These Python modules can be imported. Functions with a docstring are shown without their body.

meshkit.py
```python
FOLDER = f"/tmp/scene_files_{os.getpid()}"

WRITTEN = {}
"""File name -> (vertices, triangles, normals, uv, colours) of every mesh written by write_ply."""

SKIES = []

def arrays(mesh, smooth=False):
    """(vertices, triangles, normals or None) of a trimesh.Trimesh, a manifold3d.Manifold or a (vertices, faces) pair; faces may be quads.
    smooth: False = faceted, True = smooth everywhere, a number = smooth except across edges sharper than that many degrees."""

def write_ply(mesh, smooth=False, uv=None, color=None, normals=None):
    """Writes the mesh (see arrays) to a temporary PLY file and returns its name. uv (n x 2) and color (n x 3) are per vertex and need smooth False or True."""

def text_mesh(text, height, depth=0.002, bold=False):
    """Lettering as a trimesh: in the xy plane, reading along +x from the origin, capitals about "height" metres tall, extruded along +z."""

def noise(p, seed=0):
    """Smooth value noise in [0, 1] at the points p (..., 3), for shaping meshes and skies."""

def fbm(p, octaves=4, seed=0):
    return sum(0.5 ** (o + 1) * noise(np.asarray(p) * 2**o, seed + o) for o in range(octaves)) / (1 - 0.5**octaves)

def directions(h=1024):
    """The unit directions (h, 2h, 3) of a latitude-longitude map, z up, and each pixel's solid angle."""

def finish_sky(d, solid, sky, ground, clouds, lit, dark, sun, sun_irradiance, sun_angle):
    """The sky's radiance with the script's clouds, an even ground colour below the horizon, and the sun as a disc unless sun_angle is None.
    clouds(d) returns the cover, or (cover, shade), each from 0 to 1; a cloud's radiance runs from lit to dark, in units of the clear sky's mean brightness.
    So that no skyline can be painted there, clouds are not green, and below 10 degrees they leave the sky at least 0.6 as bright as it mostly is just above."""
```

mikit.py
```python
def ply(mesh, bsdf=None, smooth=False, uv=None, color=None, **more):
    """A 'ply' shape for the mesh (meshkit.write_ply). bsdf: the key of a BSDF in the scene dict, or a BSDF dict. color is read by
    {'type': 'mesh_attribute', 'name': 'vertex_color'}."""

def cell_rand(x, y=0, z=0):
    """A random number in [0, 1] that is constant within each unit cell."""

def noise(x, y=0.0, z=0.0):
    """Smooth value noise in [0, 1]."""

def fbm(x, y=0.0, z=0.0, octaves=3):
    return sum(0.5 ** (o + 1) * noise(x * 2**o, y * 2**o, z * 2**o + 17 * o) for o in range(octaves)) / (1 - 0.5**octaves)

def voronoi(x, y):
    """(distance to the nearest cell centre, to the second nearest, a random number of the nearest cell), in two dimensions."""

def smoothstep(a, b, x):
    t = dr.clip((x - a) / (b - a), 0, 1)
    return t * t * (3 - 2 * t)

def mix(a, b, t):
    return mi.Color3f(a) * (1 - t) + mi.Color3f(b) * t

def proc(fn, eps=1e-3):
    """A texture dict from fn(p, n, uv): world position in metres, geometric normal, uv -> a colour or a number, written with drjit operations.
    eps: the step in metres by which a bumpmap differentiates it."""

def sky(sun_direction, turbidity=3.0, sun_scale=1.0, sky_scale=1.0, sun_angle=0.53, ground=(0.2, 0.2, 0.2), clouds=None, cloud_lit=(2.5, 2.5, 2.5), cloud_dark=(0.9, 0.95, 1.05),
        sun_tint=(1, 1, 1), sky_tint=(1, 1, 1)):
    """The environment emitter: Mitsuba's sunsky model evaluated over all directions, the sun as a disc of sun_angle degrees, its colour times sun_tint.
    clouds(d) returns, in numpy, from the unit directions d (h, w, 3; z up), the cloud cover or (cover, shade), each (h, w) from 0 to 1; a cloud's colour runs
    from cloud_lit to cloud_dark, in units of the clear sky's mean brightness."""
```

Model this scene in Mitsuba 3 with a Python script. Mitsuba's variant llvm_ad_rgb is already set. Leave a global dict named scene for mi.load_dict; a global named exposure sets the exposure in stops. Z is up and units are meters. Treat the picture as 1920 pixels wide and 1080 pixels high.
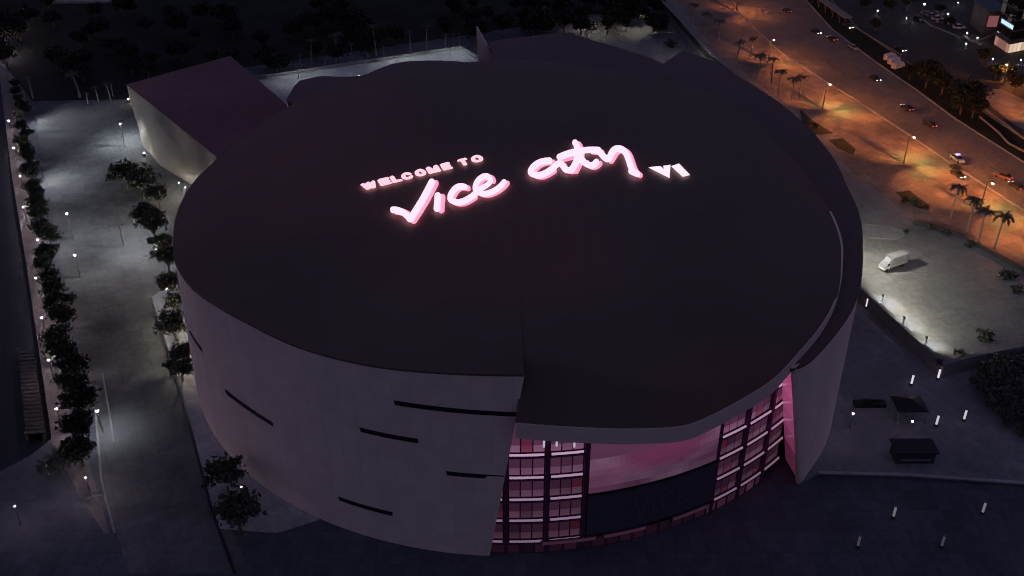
import math, random
import numpy as np, trimesh, mitsuba as mi, mikit, meshkit
import drjit as dr
from shapely.geometry import Polygon, LineString, box as sbox

T = mi.ScalarTransform4f
PI = math.pi
random.seed(7)
rng = np.random.default_rng(11)
scene, labels = {}, {}

# ---------------------------------------------------------------- camera, sky, exposure
PITCH = math.radians(32.0)
scene['camera'] = {'type': 'perspective', 'fov': 53.62, 'fov_axis': 'x', 'near_clip': 1.0, 'far_clip': 9000.0,
                   'to_world': T().look_at(origin=[0, -180, 122], target=[0, -180 + math.cos(PITCH), 122 - math.sin(PITCH)], up=[0, 0, 1])}
AMB = 0.9
scene['night_sky'] = dict(mikit.sky((0.3, 0.5, 0.35), turbidity=3, sun_scale=0.0, sky_scale=AMB, sky_tint=(1, 1, 1), ground=(0.05, 0.05, 0.06),
                               clouds=lambda d: 1.0, cloud_lit=(0.86, 0.86, 1.7), cloud_dark=(0.86, 0.86, 1.7)), sampling_weight=12.0)
exposure = 0.0

# ---------------------------------------------------------------- helpers
used = {}


def num(name):
    n = used.get(name, 0)
    used[name] = n + 1
    return name if n == 0 else f'{name}_{n:03d}'


def tag(key, label, cat=None, group=None, kind=None):
    d = labels.setdefault(key, {})
    if label: d['label'] = label
    if cat: d['category'] = cat
    if group: d['group'] = group
    if kind: d['kind'] = kind
    return key


def part(holder, name, mesh, bsdf, smooth=False, **more):
    key = num(f'{holder}__{name}')
    scene[key] = mikit.ply(mesh, bsdf, smooth=smooth, **more)
    return key


def glow(rgb, weight=0.1):
    return {'type': 'area', 'radiance': rgb if isinstance(rgb, dict) else {'type': 'rgb', 'value': [float(c) for c in rgb]}, 'sampling_weight': float(weight)}


def rgbd(c, rough=0.8):
    return {'type': 'twosided', 'bsdf': {'type': 'principled', 'base_color': {'type': 'rgb', 'value': list(c)}, 'roughness': rough, 'specular': 0.3}}


def procd(fn, rough=0.85, spec=0.25):
    return {'type': 'twosided', 'bsdf': {'type': 'principled', 'base_color': mikit.proc(fn), 'roughness': rough, 'specular': spec}}


def cat(ms):
    return trimesh.util.concatenate([m for m in ms])


def bx(x0, x1, y0, y1, z0, z1):
    m = trimesh.creation.box(extents=(x1 - x0, y1 - y0, z1 - z0))
    m.apply_translation(((x0 + x1) / 2, (y0 + y1) / 2, (z0 + z1) / 2))
    return m


def cylm(r, z0, z1, n=10, x=0, y=0, r2=None):
    prof = np.array([[0, z0], [r, z0], [r if r2 is None else r2, z1], [0, z1]])
    m = trimesh.creation.revolve(prof, sections=n)
    m.apply_translation((x, y, 0))
    return m


def tube(pts, radii, n=6):
    pts = np.asarray(pts, float)
    vs, fs = [], []
    for i, p in enumerate(pts):
        d = pts[min(i + 1, len(pts) - 1)] - pts[max(i - 1, 0)]
        d /= np.linalg.norm(d) + 1e-9
        a = np.cross(d, [0.31, 0.9, 0.2]); a /= np.linalg.norm(a)
        b = np.cross(d, a)
        for k in range(n):
            t = 2 * PI * k / n
            vs.append(p + radii[i] * (a * math.cos(t) + b * math.sin(t)))
    for i in range(len(pts) - 1):
        for k in range(n):
            q = [i * n + k, i * n + (k + 1) % n, (i + 1) * n + (k + 1) % n, (i + 1) * n + k]
            fs += [[q[0], q[1], q[2]], [q[0], q[2], q[3]]]
    vs += [pts[0], pts[-1]]
    L = len(pts) - 1
    for k in range(n):
        fs += [[len(vs) - 2, (k + 1) % n, k], [len(vs) - 1, L * n + k, L * n + (k + 1) % n]]
    return trimesh.Trimesh(np.array(vs), np.array(fs), process=False)


def grid(P):
    """A sheet through a (m, n, 3) array of points."""
    P = np.asarray(P, float)
    m, n = P.shape[:2]
    f = []
    for i in range(m - 1):
        for j in range(n - 1):
            a = i * n + j
            f += [[a, a + 1, a + n + 1], [a, a + n + 1, a + n]]
    return trimesh.Trimesh(P.reshape(-1, 3), np.array(f), process=False)


def slab(P, Q):
    """A closed solid between two equal grids (front P, back Q)."""
    P, Q = np.asarray(P, float), np.asarray(Q, float)
    ms = [grid(P), grid(Q[:, ::-1])]
    for e in (lambda A: A[0], lambda A: A[-1][::-1], lambda A: A[::-1, 0], lambda A: A[:, -1]):
        ms.append(grid(np.stack([e(Q), e(P)])))
    return cat(ms)


def flat(poly, z, holes=()):
    v, f = trimesh.creation.triangulate_polygon(Polygon(poly, holes) if not isinstance(poly, Polygon) else poly, engine='earcut')
    v = np.c_[v, np.full(len(v), z)]
    m = trimesh.Trimesh(v, f, process=False)
    if m.face_normals[:, 2].mean() < 0:
        m.invert()
    return m


def extr(poly, z0, z1):
    p = Polygon(poly) if not isinstance(poly, Polygon) else poly
    m = trimesh.creation.extrude_polygon(p.buffer(0), z1 - z0, engine='earcut')
    m.apply_translation((0, 0, z0))
    return m


def pol(r, az, z):
    a = math.radians(az)
    return (r * math.cos(a), r * math.sin(a), z)


def mat4(x, y, z=0.0, rot=0.0, s=1.0):
    return T().translate([x, y, z]).rotate([0, 0, 1], rot).scale([s, s, s])


def structure(key, mesh, bsdf, label, **more):
    scene[key] = mikit.ply(mesh, bsdf, **more)
    tag(key, label, kind='structure')


def stamp(name, protos, M, label, category, group=None, subs=None):
    """One more copy of a thing: protos is a list of (part name, shape dict)."""
    key = num(name)
    for pn, d in protos:
        scene[num(f'{key}__{pn}')] = {**d, 'to_world': M}
    tag(key, label, category, group)
    return key


# ---------------------------------------------------------------- materials
noise, fbm, smoothstep, mix = mikit.noise, mikit.fbm, mikit.smoothstep, mikit.mix


def stone(base, sx=2.0, jw=0.05, var=0.25, ang=0.0, big=0.35):
    ca, sa = math.cos(ang), math.sin(ang)

    def fn(p, n, uv):
        u, v = (p.x * ca + p.y * sa) / sx, (p.y * ca - p.x * sa) / sx
        fu, fv = u - dr.floor(u), v - dr.floor(v)
        j = dr.select((fu < jw) | (fv < jw), 0.72, 1.0)
        k = (1 - var / 2 + var * mikit.cell_rand(u, v)) * (1 - big / 2 + big * fbm(p.x * 0.11, p.y * 0.11, 3.0))
        k = k * (0.88 + 0.24 * noise(p.x * 1.3, p.y * 1.3))
        return mi.Color3f(*base) * (k * j)
    return fn


def mottled(base, f=0.2, amp=0.5, f2=2.0):
    def fn(p, n, uv):
        k = 1 - amp / 2 + amp * fbm(p.x * f, p.y * f, p.z * f)
        return mi.Color3f(*base) * (k * (0.85 + 0.3 * noise(p.x * f2, p.y * f2, p.z * f2)))
    return fn


def roof_fn(p, n, uv):
    k = 0.86 + 0.3 * fbm(p.x * 0.06, p.y * 0.06, 1.0)
    u = p.x / 3.2
    s = dr.select(u - dr.floor(u) < 0.02, 0.9, 1.0)
    c = mix((0.172, 0.09, 0.074), (0.135, 0.085, 0.072), smoothstep(0.35, 0.65, noise(p.x * 0.03, p.y * 0.03)))
    return c * (k * s)


def wall_fn(p, n, uv):
    a = dr.atan2(p.y, p.x) * 65.0 / 3.0
    z = p.z / 1.5
    j = dr.select((z - dr.floor(z) < 0.03) | (a - dr.floor(a) < 0.02), 0.88, 1.0)
    k = 0.95 + 0.06 * mikit.cell_rand(a, z)
    st = 0.92 + 0.14 * fbm(a * 1.5, p.z * 0.12)
    return mi.Color3f(0.88, 0.67, 0.56) * (j * k * st)


scene['roof_skin'] = procd(roof_fn, 0.6, 0.3)
scene['band_skin'] = procd(mottled((0.13, 0.08, 0.075), 0.08, 0.3), 0.6, 0.3)
scene['wall_skin'] = procd(wall_fn, 0.8)
scene['fascia_metal'] = rgbd((0.80, 0.62, 0.52), 0.6)
scene['slot_dark'] = rgbd((0.02, 0.018, 0.025), 0.4)
scene['pilaster_dark'] = rgbd((0.13, 0.05, 0.10), 0.5)
scene['slab_dark'] = rgbd((0.12, 0.05, 0.09), 0.6)
scene['pane_glass'] = rgbd((0.04, 0.02, 0.03), 0.2)
scene['banner_dark'] = rgbd((0.085, 0.08, 0.1), 0.6)
scene['banner_ink'] = rgbd((0.105, 0.099, 0.12), 0.6)
scene['lamp_body'] = rgbd((0.5, 0.5, 0.5), 0.6)
scene['white_paint'] = rgbd((0.7, 0.7, 0.68), 0.5)
scene['pole_dark'] = rgbd((0.05, 0.05, 0.05), 0.5)
scene['pole_grey'] = rgbd((0.2, 0.19, 0.18), 0.5)
scene['tyre'] = rgbd((0.02, 0.02, 0.02), 0.8)
scene['glass_dark'] = rgbd((0.015, 0.017, 0.02), 0.1)
scene['car_dark'] = rgbd((0.035, 0.03, 0.03), 0.25)
scene['car_white'] = rgbd((0.6, 0.6, 0.58), 0.3)
scene['truck_white'] = procd(mottled((0.36, 0.355, 0.335), 0.5, 0.4), 0.6)
scene['car_silver'] = rgbd((0.3, 0.3, 0.31), 0.3)
scene['car_bronze'] = rgbd((0.2, 0.1, 0.06), 0.3)
scene['bark'] = rgbd((0.14, 0.11, 0.08), 0.9)
scene['palm_bark'] = rgbd((0.26, 0.24, 0.21), 0.9)
scene['leaf_dark'] = procd(mottled((0.03, 0.036, 0.024), 0.5, 0.9), 0.6)
scene['leaf_mid'] = procd(mottled((0.08, 0.085, 0.055), 0.5, 0.9), 0.6)
scene['leaf_grey'] = procd(mottled((0.13, 0.12, 0.10), 0.5, 1.0), 0.6)
scene['leaf_palm'] = procd(mottled((0.05, 0.055, 0.035), 0.5, 0.8), 0.55)
scene['paving_dark'] = procd(stone((0.10, 0.105, 0.128), 2.4, 0.04), 0.8)
scene['paving_promenade'] = procd(stone((0.13, 0.13, 0.128), 3.0, 0.03, 0.16, 0.45, 1.0), 0.8)
scene['paving_walk'] = procd(stone((0.42, 0.39, 0.40), 2.0, 0.04, 0.2, 0.45, 0.45), 0.8)
scene['paving_path'] = procd(stone((0.2, 0.165, 0.16), 1.6, 0.04, 0.2, 0.45, 0.45), 0.8)
scene['paving_pale'] = procd(stone((0.22, 0.215, 0.2), 4.5, 0.02, 0.10, 0.3, 0.35), 0.8)
scene['paving_terrace'] = procd(stone((0.25, 0.24, 0.25), 2.0, 0.04, 0.2, 0.5, 0.5), 0.8)
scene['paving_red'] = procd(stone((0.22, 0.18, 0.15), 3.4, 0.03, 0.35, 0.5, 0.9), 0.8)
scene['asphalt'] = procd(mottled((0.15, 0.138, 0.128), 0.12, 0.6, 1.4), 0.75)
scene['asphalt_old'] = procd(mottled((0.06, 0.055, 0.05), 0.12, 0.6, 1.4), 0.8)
scene['road_paint'] = rgbd((0.22, 0.21, 0.19), 0.7)
scene['kerb_stone'] = rgbd((0.3, 0.29, 0.28), 0.8)
scene['grass'] = procd(mottled((0.02, 0.021, 0.012), 0.4, 0.9, 3.0), 0.9)
scene['bed_grass'] = procd(mottled((0.06, 0.058, 0.03), 0.4, 0.9, 3.0), 0.9)
scene['soil_park'] = procd(mottled((0.022, 0.024, 0.02), 0.1, 0.9, 1.0), 0.9)
scene['concrete'] = procd(mottled((0.24, 0.23, 0.22), 0.2, 0.5), 0.85)
scene['jetty_wood'] = rgbd((0.028, 0.025, 0.028), 0.9)
scene['sail_wall'] = procd(mottled((0.27, 0.24, 0.19), 0.1, 0.3), 0.8)
scene['wing_roof'] = procd(mottled((0.19, 0.085, 0.095), 0.08, 0.4), 0.7)
scene['water_surface'] = {'type': 'twosided', 'bsdf': {'type': 'principled', 'base_color': {'type': 'rgb', 'value': [0.006, 0.007, 0.011]}, 'roughness': 0.35, 'specular': 0.3}}
scene['tower_glass'] = rgbd((0.02, 0.025, 0.03), 0.15)
scene['tower_frame'] = rgbd((0.10, 0.10, 0.11), 0.5)
scene['black_body'] = rgbd((0.02, 0.02, 0.02), 0.6)

# ---------------------------------------------------------------- ground, water, roads
shore = [(-173.23, 148.04), (-138.08, 73.58), (-114.11, 24.71), (-99.46, -5.85), (-85.39, -35.06)]
s0, s1 = np.array(shore[0]), np.array(shore[-1])
dirS = (s1 - s0) / np.linalg.norm(s1 - s0)
land = [tuple(s0 - dirS * 104)] + shore + [(-84.5, -36.86), (-86.36, -41.25), (-92.68, -48.59), (-100.25, -55.7)] + [(-400, -150), (-400, -400), (400, -400), (3500, -400), (3500, 4000), (150, 4000), (30, 262), (-60, 250)]
structure('water', flat([(-5000, -5000), (5000, -5000), (5000, 6000), (-5000, 6000)], -2.2), 'water_surface', 'black night water of the bay along the left edge and beyond the palms')
structure('ground', extr(land, -3.5, 0.0), 'paving_dark', 'dark paved ground around the round arena')
hi = 3.5
edge = [(52.92, 261.49), (62.31, 208.21), (68.27, 159.37)] + [(74, 130), (76, 70), (72, 30)] + [(75.96, 11.88), (77.0, 8.53), (84.96, -19.06), (92.43, -16.02), (103.41, -12.72)]
upper = edge + [(260, 20), (3400, 20), (3400, 3900), (100, 3900)]
structure('boulevard_ground', extr(upper, -0.5, hi), 'concrete', 'raised ground that carries the boulevard and the pale plaza right of the arena')
structure('park_lawn', flat([(-154.64, 128.73), (-124.31, 130.57), (-119.09, 148.04), (-12.17, 198.2), (61.29, 234.15), (63.3, 278.94), (-291.3, 261.74), (-198.57, 193.13)], 0.012), 'soil_park', 'dark park lawn behind the arena')
prom = [(-152.48, 124.18), (-123.44, 130.57), (-110.44, 98.24), (-92.74, 73.58), (-82.9, 45.76), (-73.29, 10.74), (-60.11, -27.2), (-48.33, -55.7), (-40.93, -69.09), (-60.14, -69.09), (-71.59, -47.92), (-79.94, -27.2), (-103.53, 19.89), (-128.81, 73.58)]
structure('promenade', flat(prom, 0.008), 'paving_promenade', 'wide grey promenade between the arena and the tree row')
walk = [(-80.67, 10.74), (-77.65, 19.89), (-70.36, 2.18), (-62.79, -17.0), (-57.35, -28.82), (-46.52, -43.52), (-36.37, -52.53), (-31.92, -57.55), (-38.43, -60.57), (-48.44, -59.61), (-50.3, -55.7), (-64.29, -23.9)]
structure('sidewalk', extr(walk, -0.1, 0.13), 'paving_walk', 'pale sidewalk strip at the foot of the arena wall')
path_r = [(-165.11, 148.04), (-132.19, 73.58), (-108.47, 24.71), (-93.65, -5.85), (-79.96, -35.06), (-65.94, -60.57)]
path = [tuple(s0 - dirS * 100)] + shore + [(-84.14, -38.05), (-73.88, -51.89), (-66.81, -60.57)] + path_r[::-1] + [tuple(np.array(path_r[0]) - dirS * 100)]
structure('waterfront_path', flat(path, 0.008), 'paving_path', 'pinkish paved waterfront path with small lamps at the far left')
structure('back_court', flat([(14.12, 195.65), (29.83, 221.08), (60.37, 226.81), (63.96, 218.27), (70.29, 169.4), (59.85, 138.15), (37.36, 124.18), (16.88, 163.85)], 0.016), 'paving_pale', 'dim paved court behind the arena')
plz = [(85.56, 76.45), (91.98, 67.95), (98.15, 47.19), (98.59, 39.29), (107.08, 32.57), (114.49, 18.83), (121.38, 7.44), (113.8, -11.22), (103.33, -12.91), (92.36, -16.2), (84.89, -19.24), (76.94, 8.31), (73.72, 21.23)]
structure('pale_plaza', flat(plz, hi + .008), 'paving_pale', 'pale concrete plaza right of the arena with a parked truck')
kerb = [(88.59, 261.49), (89.46, 201.48), (94.13, 167.73), (101.91, 139.62), (107.45, 122.12), (115.24, 94.87), (121.6, 70.29), (128.71, 46.32), (133.11, 29.97)]
inner = [(63.28, 261.49), (71.99, 164.9), (87.51, 109.03), (91.98, 67.95), (98.15, 47.19), (98.59, 39.29), (107.08, 32.57), (114.49, 18.83), (121.38, 7.44)]
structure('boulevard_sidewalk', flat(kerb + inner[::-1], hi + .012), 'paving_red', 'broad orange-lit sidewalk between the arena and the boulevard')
farkerb = [(118.5, 261.49), (119.39, 191.75), (124.65, 156.66), (129.94, 129.02), (133.42, 106.1), (140.87, 74.71), (144.94, 55.23)]
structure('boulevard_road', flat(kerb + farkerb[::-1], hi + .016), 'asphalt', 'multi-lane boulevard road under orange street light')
med2 = [(128.86, 261.49), (129.34, 191.75), (134.7, 159.37), (140.21, 133.77), (144.4, 109.45), (147.53, 90.26), (151.69, 69.61)]
structure('median', extr(farkerb + med2[::-1], hi - .1, hi + .15), 'grass', 'dark planted median beside the boulevard')
road2 = [(151.87, 261.49), (150.46, 201.48), (155.42, 170.59), (155.99, 138.63), (158.33, 115.46), (161.72, 91.02)]
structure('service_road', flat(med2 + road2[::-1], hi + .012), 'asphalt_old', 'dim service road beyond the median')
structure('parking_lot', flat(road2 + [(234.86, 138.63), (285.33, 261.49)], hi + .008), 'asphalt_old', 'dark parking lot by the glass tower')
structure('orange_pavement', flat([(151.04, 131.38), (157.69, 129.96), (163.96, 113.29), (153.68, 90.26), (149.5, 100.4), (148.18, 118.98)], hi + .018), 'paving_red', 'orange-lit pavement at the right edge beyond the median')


def strip_line(pts, w, h, z):
    return extr(LineString(pts).buffer(w, cap_style=2, join_style=2), z, z + h)


structure('kerb', cat([strip_line(kerb, .25, .18, hi), strip_line(farkerb, .25, .2, hi), strip_line(med2, .2, .2, hi)]), 'kerb_stone', 'stone kerbs along the boulevard')
structure('sidewalk_kerb', strip_line([(-80.67, 10.74), (-64.29, -23.9), (-50.3, -55.7), (-43.44, -69.09)], .22, .2, 0.0), 'slot_dark', 'dark kerb line along the pale sidewalk')
structure('promenade_kerb', cat([strip_line([(-79.94, -27.2), (-71.59, -47.92), (-65.06, -60.57)], .2, .18, 0), strip_line([(-82.01, -17.0), (-76.37, -29.62), (-72.65, -38.05)], .15, .15, 0)]), 'kerb_stone', 'stone kerb on the tree side of the promenade')
marks = []
for off, dash in ((0.28, 3), (0.5, 3), (0.72, 3)):
    a = np.array(kerb) ; b = np.array([np.array(LineString(farkerb).interpolate(t, normalized=True).coords[0]) for t in np.linspace(0, 1, len(kerb))])
    ln = LineString(a * (1 - off) + b * off)
    d = 0
    while d < ln.length - 4:
        marks.append(extr(LineString([ln.interpolate(d), ln.interpolate(d + dash)]).buffer(.09, cap_style=2), hi + .020, hi + .026))
        d += 9
structure('road_markings', cat(marks), 'road_paint', 'dashed white lane lines on the boulevard')
terrace_h = 0.6
structure('terrace', extr([(49.8, -49.24), (53.68, -46.68), (68.91, -47.22), (89.4, -49.37), (104.46, -50.56), (126.78, -6.71), (94.19, -13.3), (86.71, -16.02), (78.28, 13.15), (71.73, 1.29)], -0.3, terrace_h), 'paving_terrace', 'dim lower terrace with light columns right of the arena')

# ---------------------------------------------------------------- the arena
tag('arena', 'large round arena with dark domed roof, pale curved walls and a pink glowing front', 'arena')
ZC = 37.6
rim = [(-173.4, 63.55, 33.3), (-160.1, 64.36, 33.3), (-150.8, 65.26, 33.4), (-145.3, 65.3, 33.5), (-135.5, 64.54, 33.8), (-129.4, 64.24, 34), (-118.7, 64.88, 34.5), (-113.1, 65.07, 34.8), (-107.8, 65.24, 35.1), (-100.7, 65.19, 35.5), (-94.0, 65.37, 35.9), (-88.5, 65.76, 36.2)]
rimR = [(-88.2, 67.91, 29.2), (-81.2, 69.51, 29), (-75.2, 71.05, 28.8), (-69.7, 72.36, 28.8), (-65.6, 71.79, 29), (-60.9, 70.99, 29.3), (-57.3, 70.66, 29.8), (-50.1, 69.06, 31), (-44.0, 68.05, 31.8), (-39.7, 67.23, 32.3), (-34.4, 66.0, 32.8), (-27.7, 64.26, 33.3), (-22.4, 63.23, 33.5), (-14.3, 61.27, 34), (-4.4, 59.04, 34.5), (3.2, 58.11, 35), (13.7, 57.72, 35.3), (26.0, 59.82, 35.6), (37.9, 62.03, 35.8), (50.7, 63.9, 36), (60.6, 62.97, 36), (73.1, 63.2, 36), (85.3, 65.33, 36), (99.4, 64.81, 36), (114.6, 66.1, 36), (123.5, 65.26, 35.5), (133.6, 65.69, 35), (143.3, 63.82, 34.5), (155.8, 62.46, 34), (170.7, 62.11, 33.6), (178.4, 62.99, 33.4)]
SEAM = -88.5
tab = [(a if a < 0 else a - 360, r, z) for a, r, z in rim]
tab = sorted([(max(a, -360), r, z) for a, r, z in tab])
rt = sorted([(a if a > -180 else a + 360, r, z) for a, r, z in rimR])
full_a = [SEAM + .02] + [a for a, _, _ in rt if a > SEAM + .5] + [a + 360 for a, _, _ in tab if a < SEAM - .3] + [SEAM + 360]
full_r = [rt[0][1]] + [r for a, r, _ in rt if a > SEAM + .5] + [r for a, r, _ in tab if a < SEAM - .3] + [tab[-1][1]]
full_z = [rt[0][2]] + [z for a, _, z in rt if a > SEAM + .5] + [z for a, _, z in tab if a < SEAM - .3] + [tab[-1][2]]
o_ = np.argsort(full_a, kind='stable')
full_a, full_r, full_z = (np.array(v)[o_] for v in (full_a, full_r, full_z))
from scipy.interpolate import PchipInterpolator
RA, RZ = PchipInterpolator(full_a, full_r), PchipInterpolator(full_a, full_z)


def wrapaz(a):
    while a < SEAM: a += 360
    while a > SEAM + 360: a -= 360
    return a


def prof(a, r):
    """Height of the roof skin at azimuth a and radius r: a shallow dome that folds down into the canopy lip at the front."""
    R_, Z_ = float(RA(a)), float(RZ(a))
    e = math.exp(-(max(0.0, a - SEAM) / 26.0) ** 2)
    Rk, Zk = R_ - 5.6 * e - .02, Z_ + 7.0 * e
    if r <= Rk or e < .02:
        return ZC - (ZC - Zk) * min(1.0, r / Rk) ** 5
    return Zk + (Z_ - Zk) * (r - Rk) / (R_ - Rk)


def skew(a, r):
    """The canopy's left end leans with the slanted edge of the wall."""
    e = math.exp(-max(0.0, a - SEAM) / 5.0) if a < SEAM + 60 else 0.0
    R_ = float(RA(a))
    return 1.15 * e * min(1.0, max(0.0, (r - R_ + 5.6) / 5.6))


def roof_z(x, y):
    a = wrapaz(math.degrees(math.atan2(y, x)))
    return prof(a, min(math.hypot(x, y), float(RA(a))))


azs = np.concatenate([[SEAM + .02], np.linspace(SEAM + .5, SEAM + 359.5, 359), [SEAM + 360]])
ss = np.array([0.0, .15, .3, .45, .58, .7, .78, .84, .87, .90, .92, .935, .95, .965, .98, .99, 1.0])
P = np.zeros((len(ss), len(azs), 3))
for j, a in enumerate(azs):
    R_ = float(RA(a))
    for i, s in enumerate(ss):
        P[i, j] = pol(R_ * s, (SEAM if j == 0 else a) - skew(a, R_ * s), prof(a, R_ * s))
roof_m = grid(P[1:])
fan = trimesh.Trimesh(np.vstack([[[0, 0, ZC]], P[1]]), [[0, j + 1, j + 2] for j in range(len(azs) - 1)], process=False)
roof_m = cat([roof_m, fan])
if roof_m.face_normals[:, 2].mean() < 0: roof_m.invert()
part('arena', 'roof', roof_m, 'roof_skin', smooth=40)


def rimrow(a0, a1, n, dr_=0.0, dz=0.0):
    return np.array([pol(float(RA(wrapaz(a))) + dr_, a - skew(wrapaz(a), 999.0), float(RZ(wrapaz(a))) + dz) for a in np.linspace(a0, a1, n)])


# canopy fascia: from the seam round the front and up the right side
f_top, f_bot = rimrow(SEAM + .05, -12, 120, .02, .12), rimrow(SEAM + .05, -12, 120, .02, 0)
for k in range(120):
    u = k / 119
    f_bot[k, 2] -= 2.7 - 1.2 * min(1, max(0, (u - .42) / .2))
back = lambda A, d: A * np.array([1, 1, 1]) - np.c_[A[:, :2] / np.linalg.norm(A[:, :2], axis=1, keepdims=True) * d, np.zeros(len(A))]
part('arena', 'canopy_fascia', slab(np.stack([f_bot, f_top]), np.stack([back(f_bot, .5), back(f_top, .5)])), 'fascia_metal', smooth=30)
# left edge trim of the main roof
t_top = rimrow(150, SEAM + 359.95, 130, .05, .1)
t_bot = rimrow(150, SEAM + 359.95, 130, .05, -.25)
part('arena', 'roof_trim', slab(np.stack([t_bot, t_top]), np.stack([back(t_bot, .35), back(t_top, .35)])), 'roof_skin', smooth=30)

# left wall: a curved screen from behind round to the slanted edge beside the pink front
nW, rows = 140, 9
W = np.zeros((rows, nW, 3)); Wb = np.zeros_like(W)
for j, u in enumerate(np.linspace(0, 1, nW)):
    at = 140 + u * (SEAM + .02 + 360 - 140)
    ab = 140 + u * (-93.1 + 360 - 140)
    ac = min(at, SEAM + 360)
    Rt, Zt = float(RA(ac)) - .02, float(RZ(ac)) - .12
    Rb = 65.6
    for i, v in enumerate(np.linspace(0, 1, rows)):
        a = ab + (at - ab) * v
        r = Rb + (Rt - Rb) * v
        W[i, j] = pol(r, a, Zt * v); Wb[i, j] = pol(r - .7, a, Zt * v)
part('arena', 'curved_wall', slab(W, Wb), 'wall_skin', smooth=30)


def wall_r(az, z):
    a = wrapaz(az); Rt = float(RA(a)); return 65.6 + (Rt - 65.6) * z / float(RZ(a))


slits = [(-105.3, -89.1, 29.0), (-110.6, -102.4, 22.4), (-98.7, -91.0, 16.8), (-115.2, -106.8, 6.4), (-138.1, -126.6, 15.9), (-150.2, -144.6, 20.5)]
for a0, a1, z in slits:
    n = 24
    A = np.array([[pol(wall_r(a, z) + d, a, z + h) for a in np.linspace(a0, a1, n)] for d, h in ((.06, -.33), (.06, .33))])
    B = np.array([[pol(wall_r(a, z) - .4, a, z + h) for a in np.linspace(a0, a1, n)] for h in (-.33, .33)])
    k = part('arena', 'slot_window', slab(A, B), 'slot_dark', smooth=30)
    C_ = np.array([[pol(wall_r(a, z) + d, a, z + h) for a in np.linspace(a0, a1, n)] for d, h in ((.22, .36), (.22, .48))])
    D_ = np.array([[pol(wall_r(a, z) - .3, a, z + h) for a in np.linspace(a0, a1, n)] for h in (.36, .48)])
    part(k, 'hood', slab(C_, D_), 'slot_dark', smooth=30)

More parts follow.
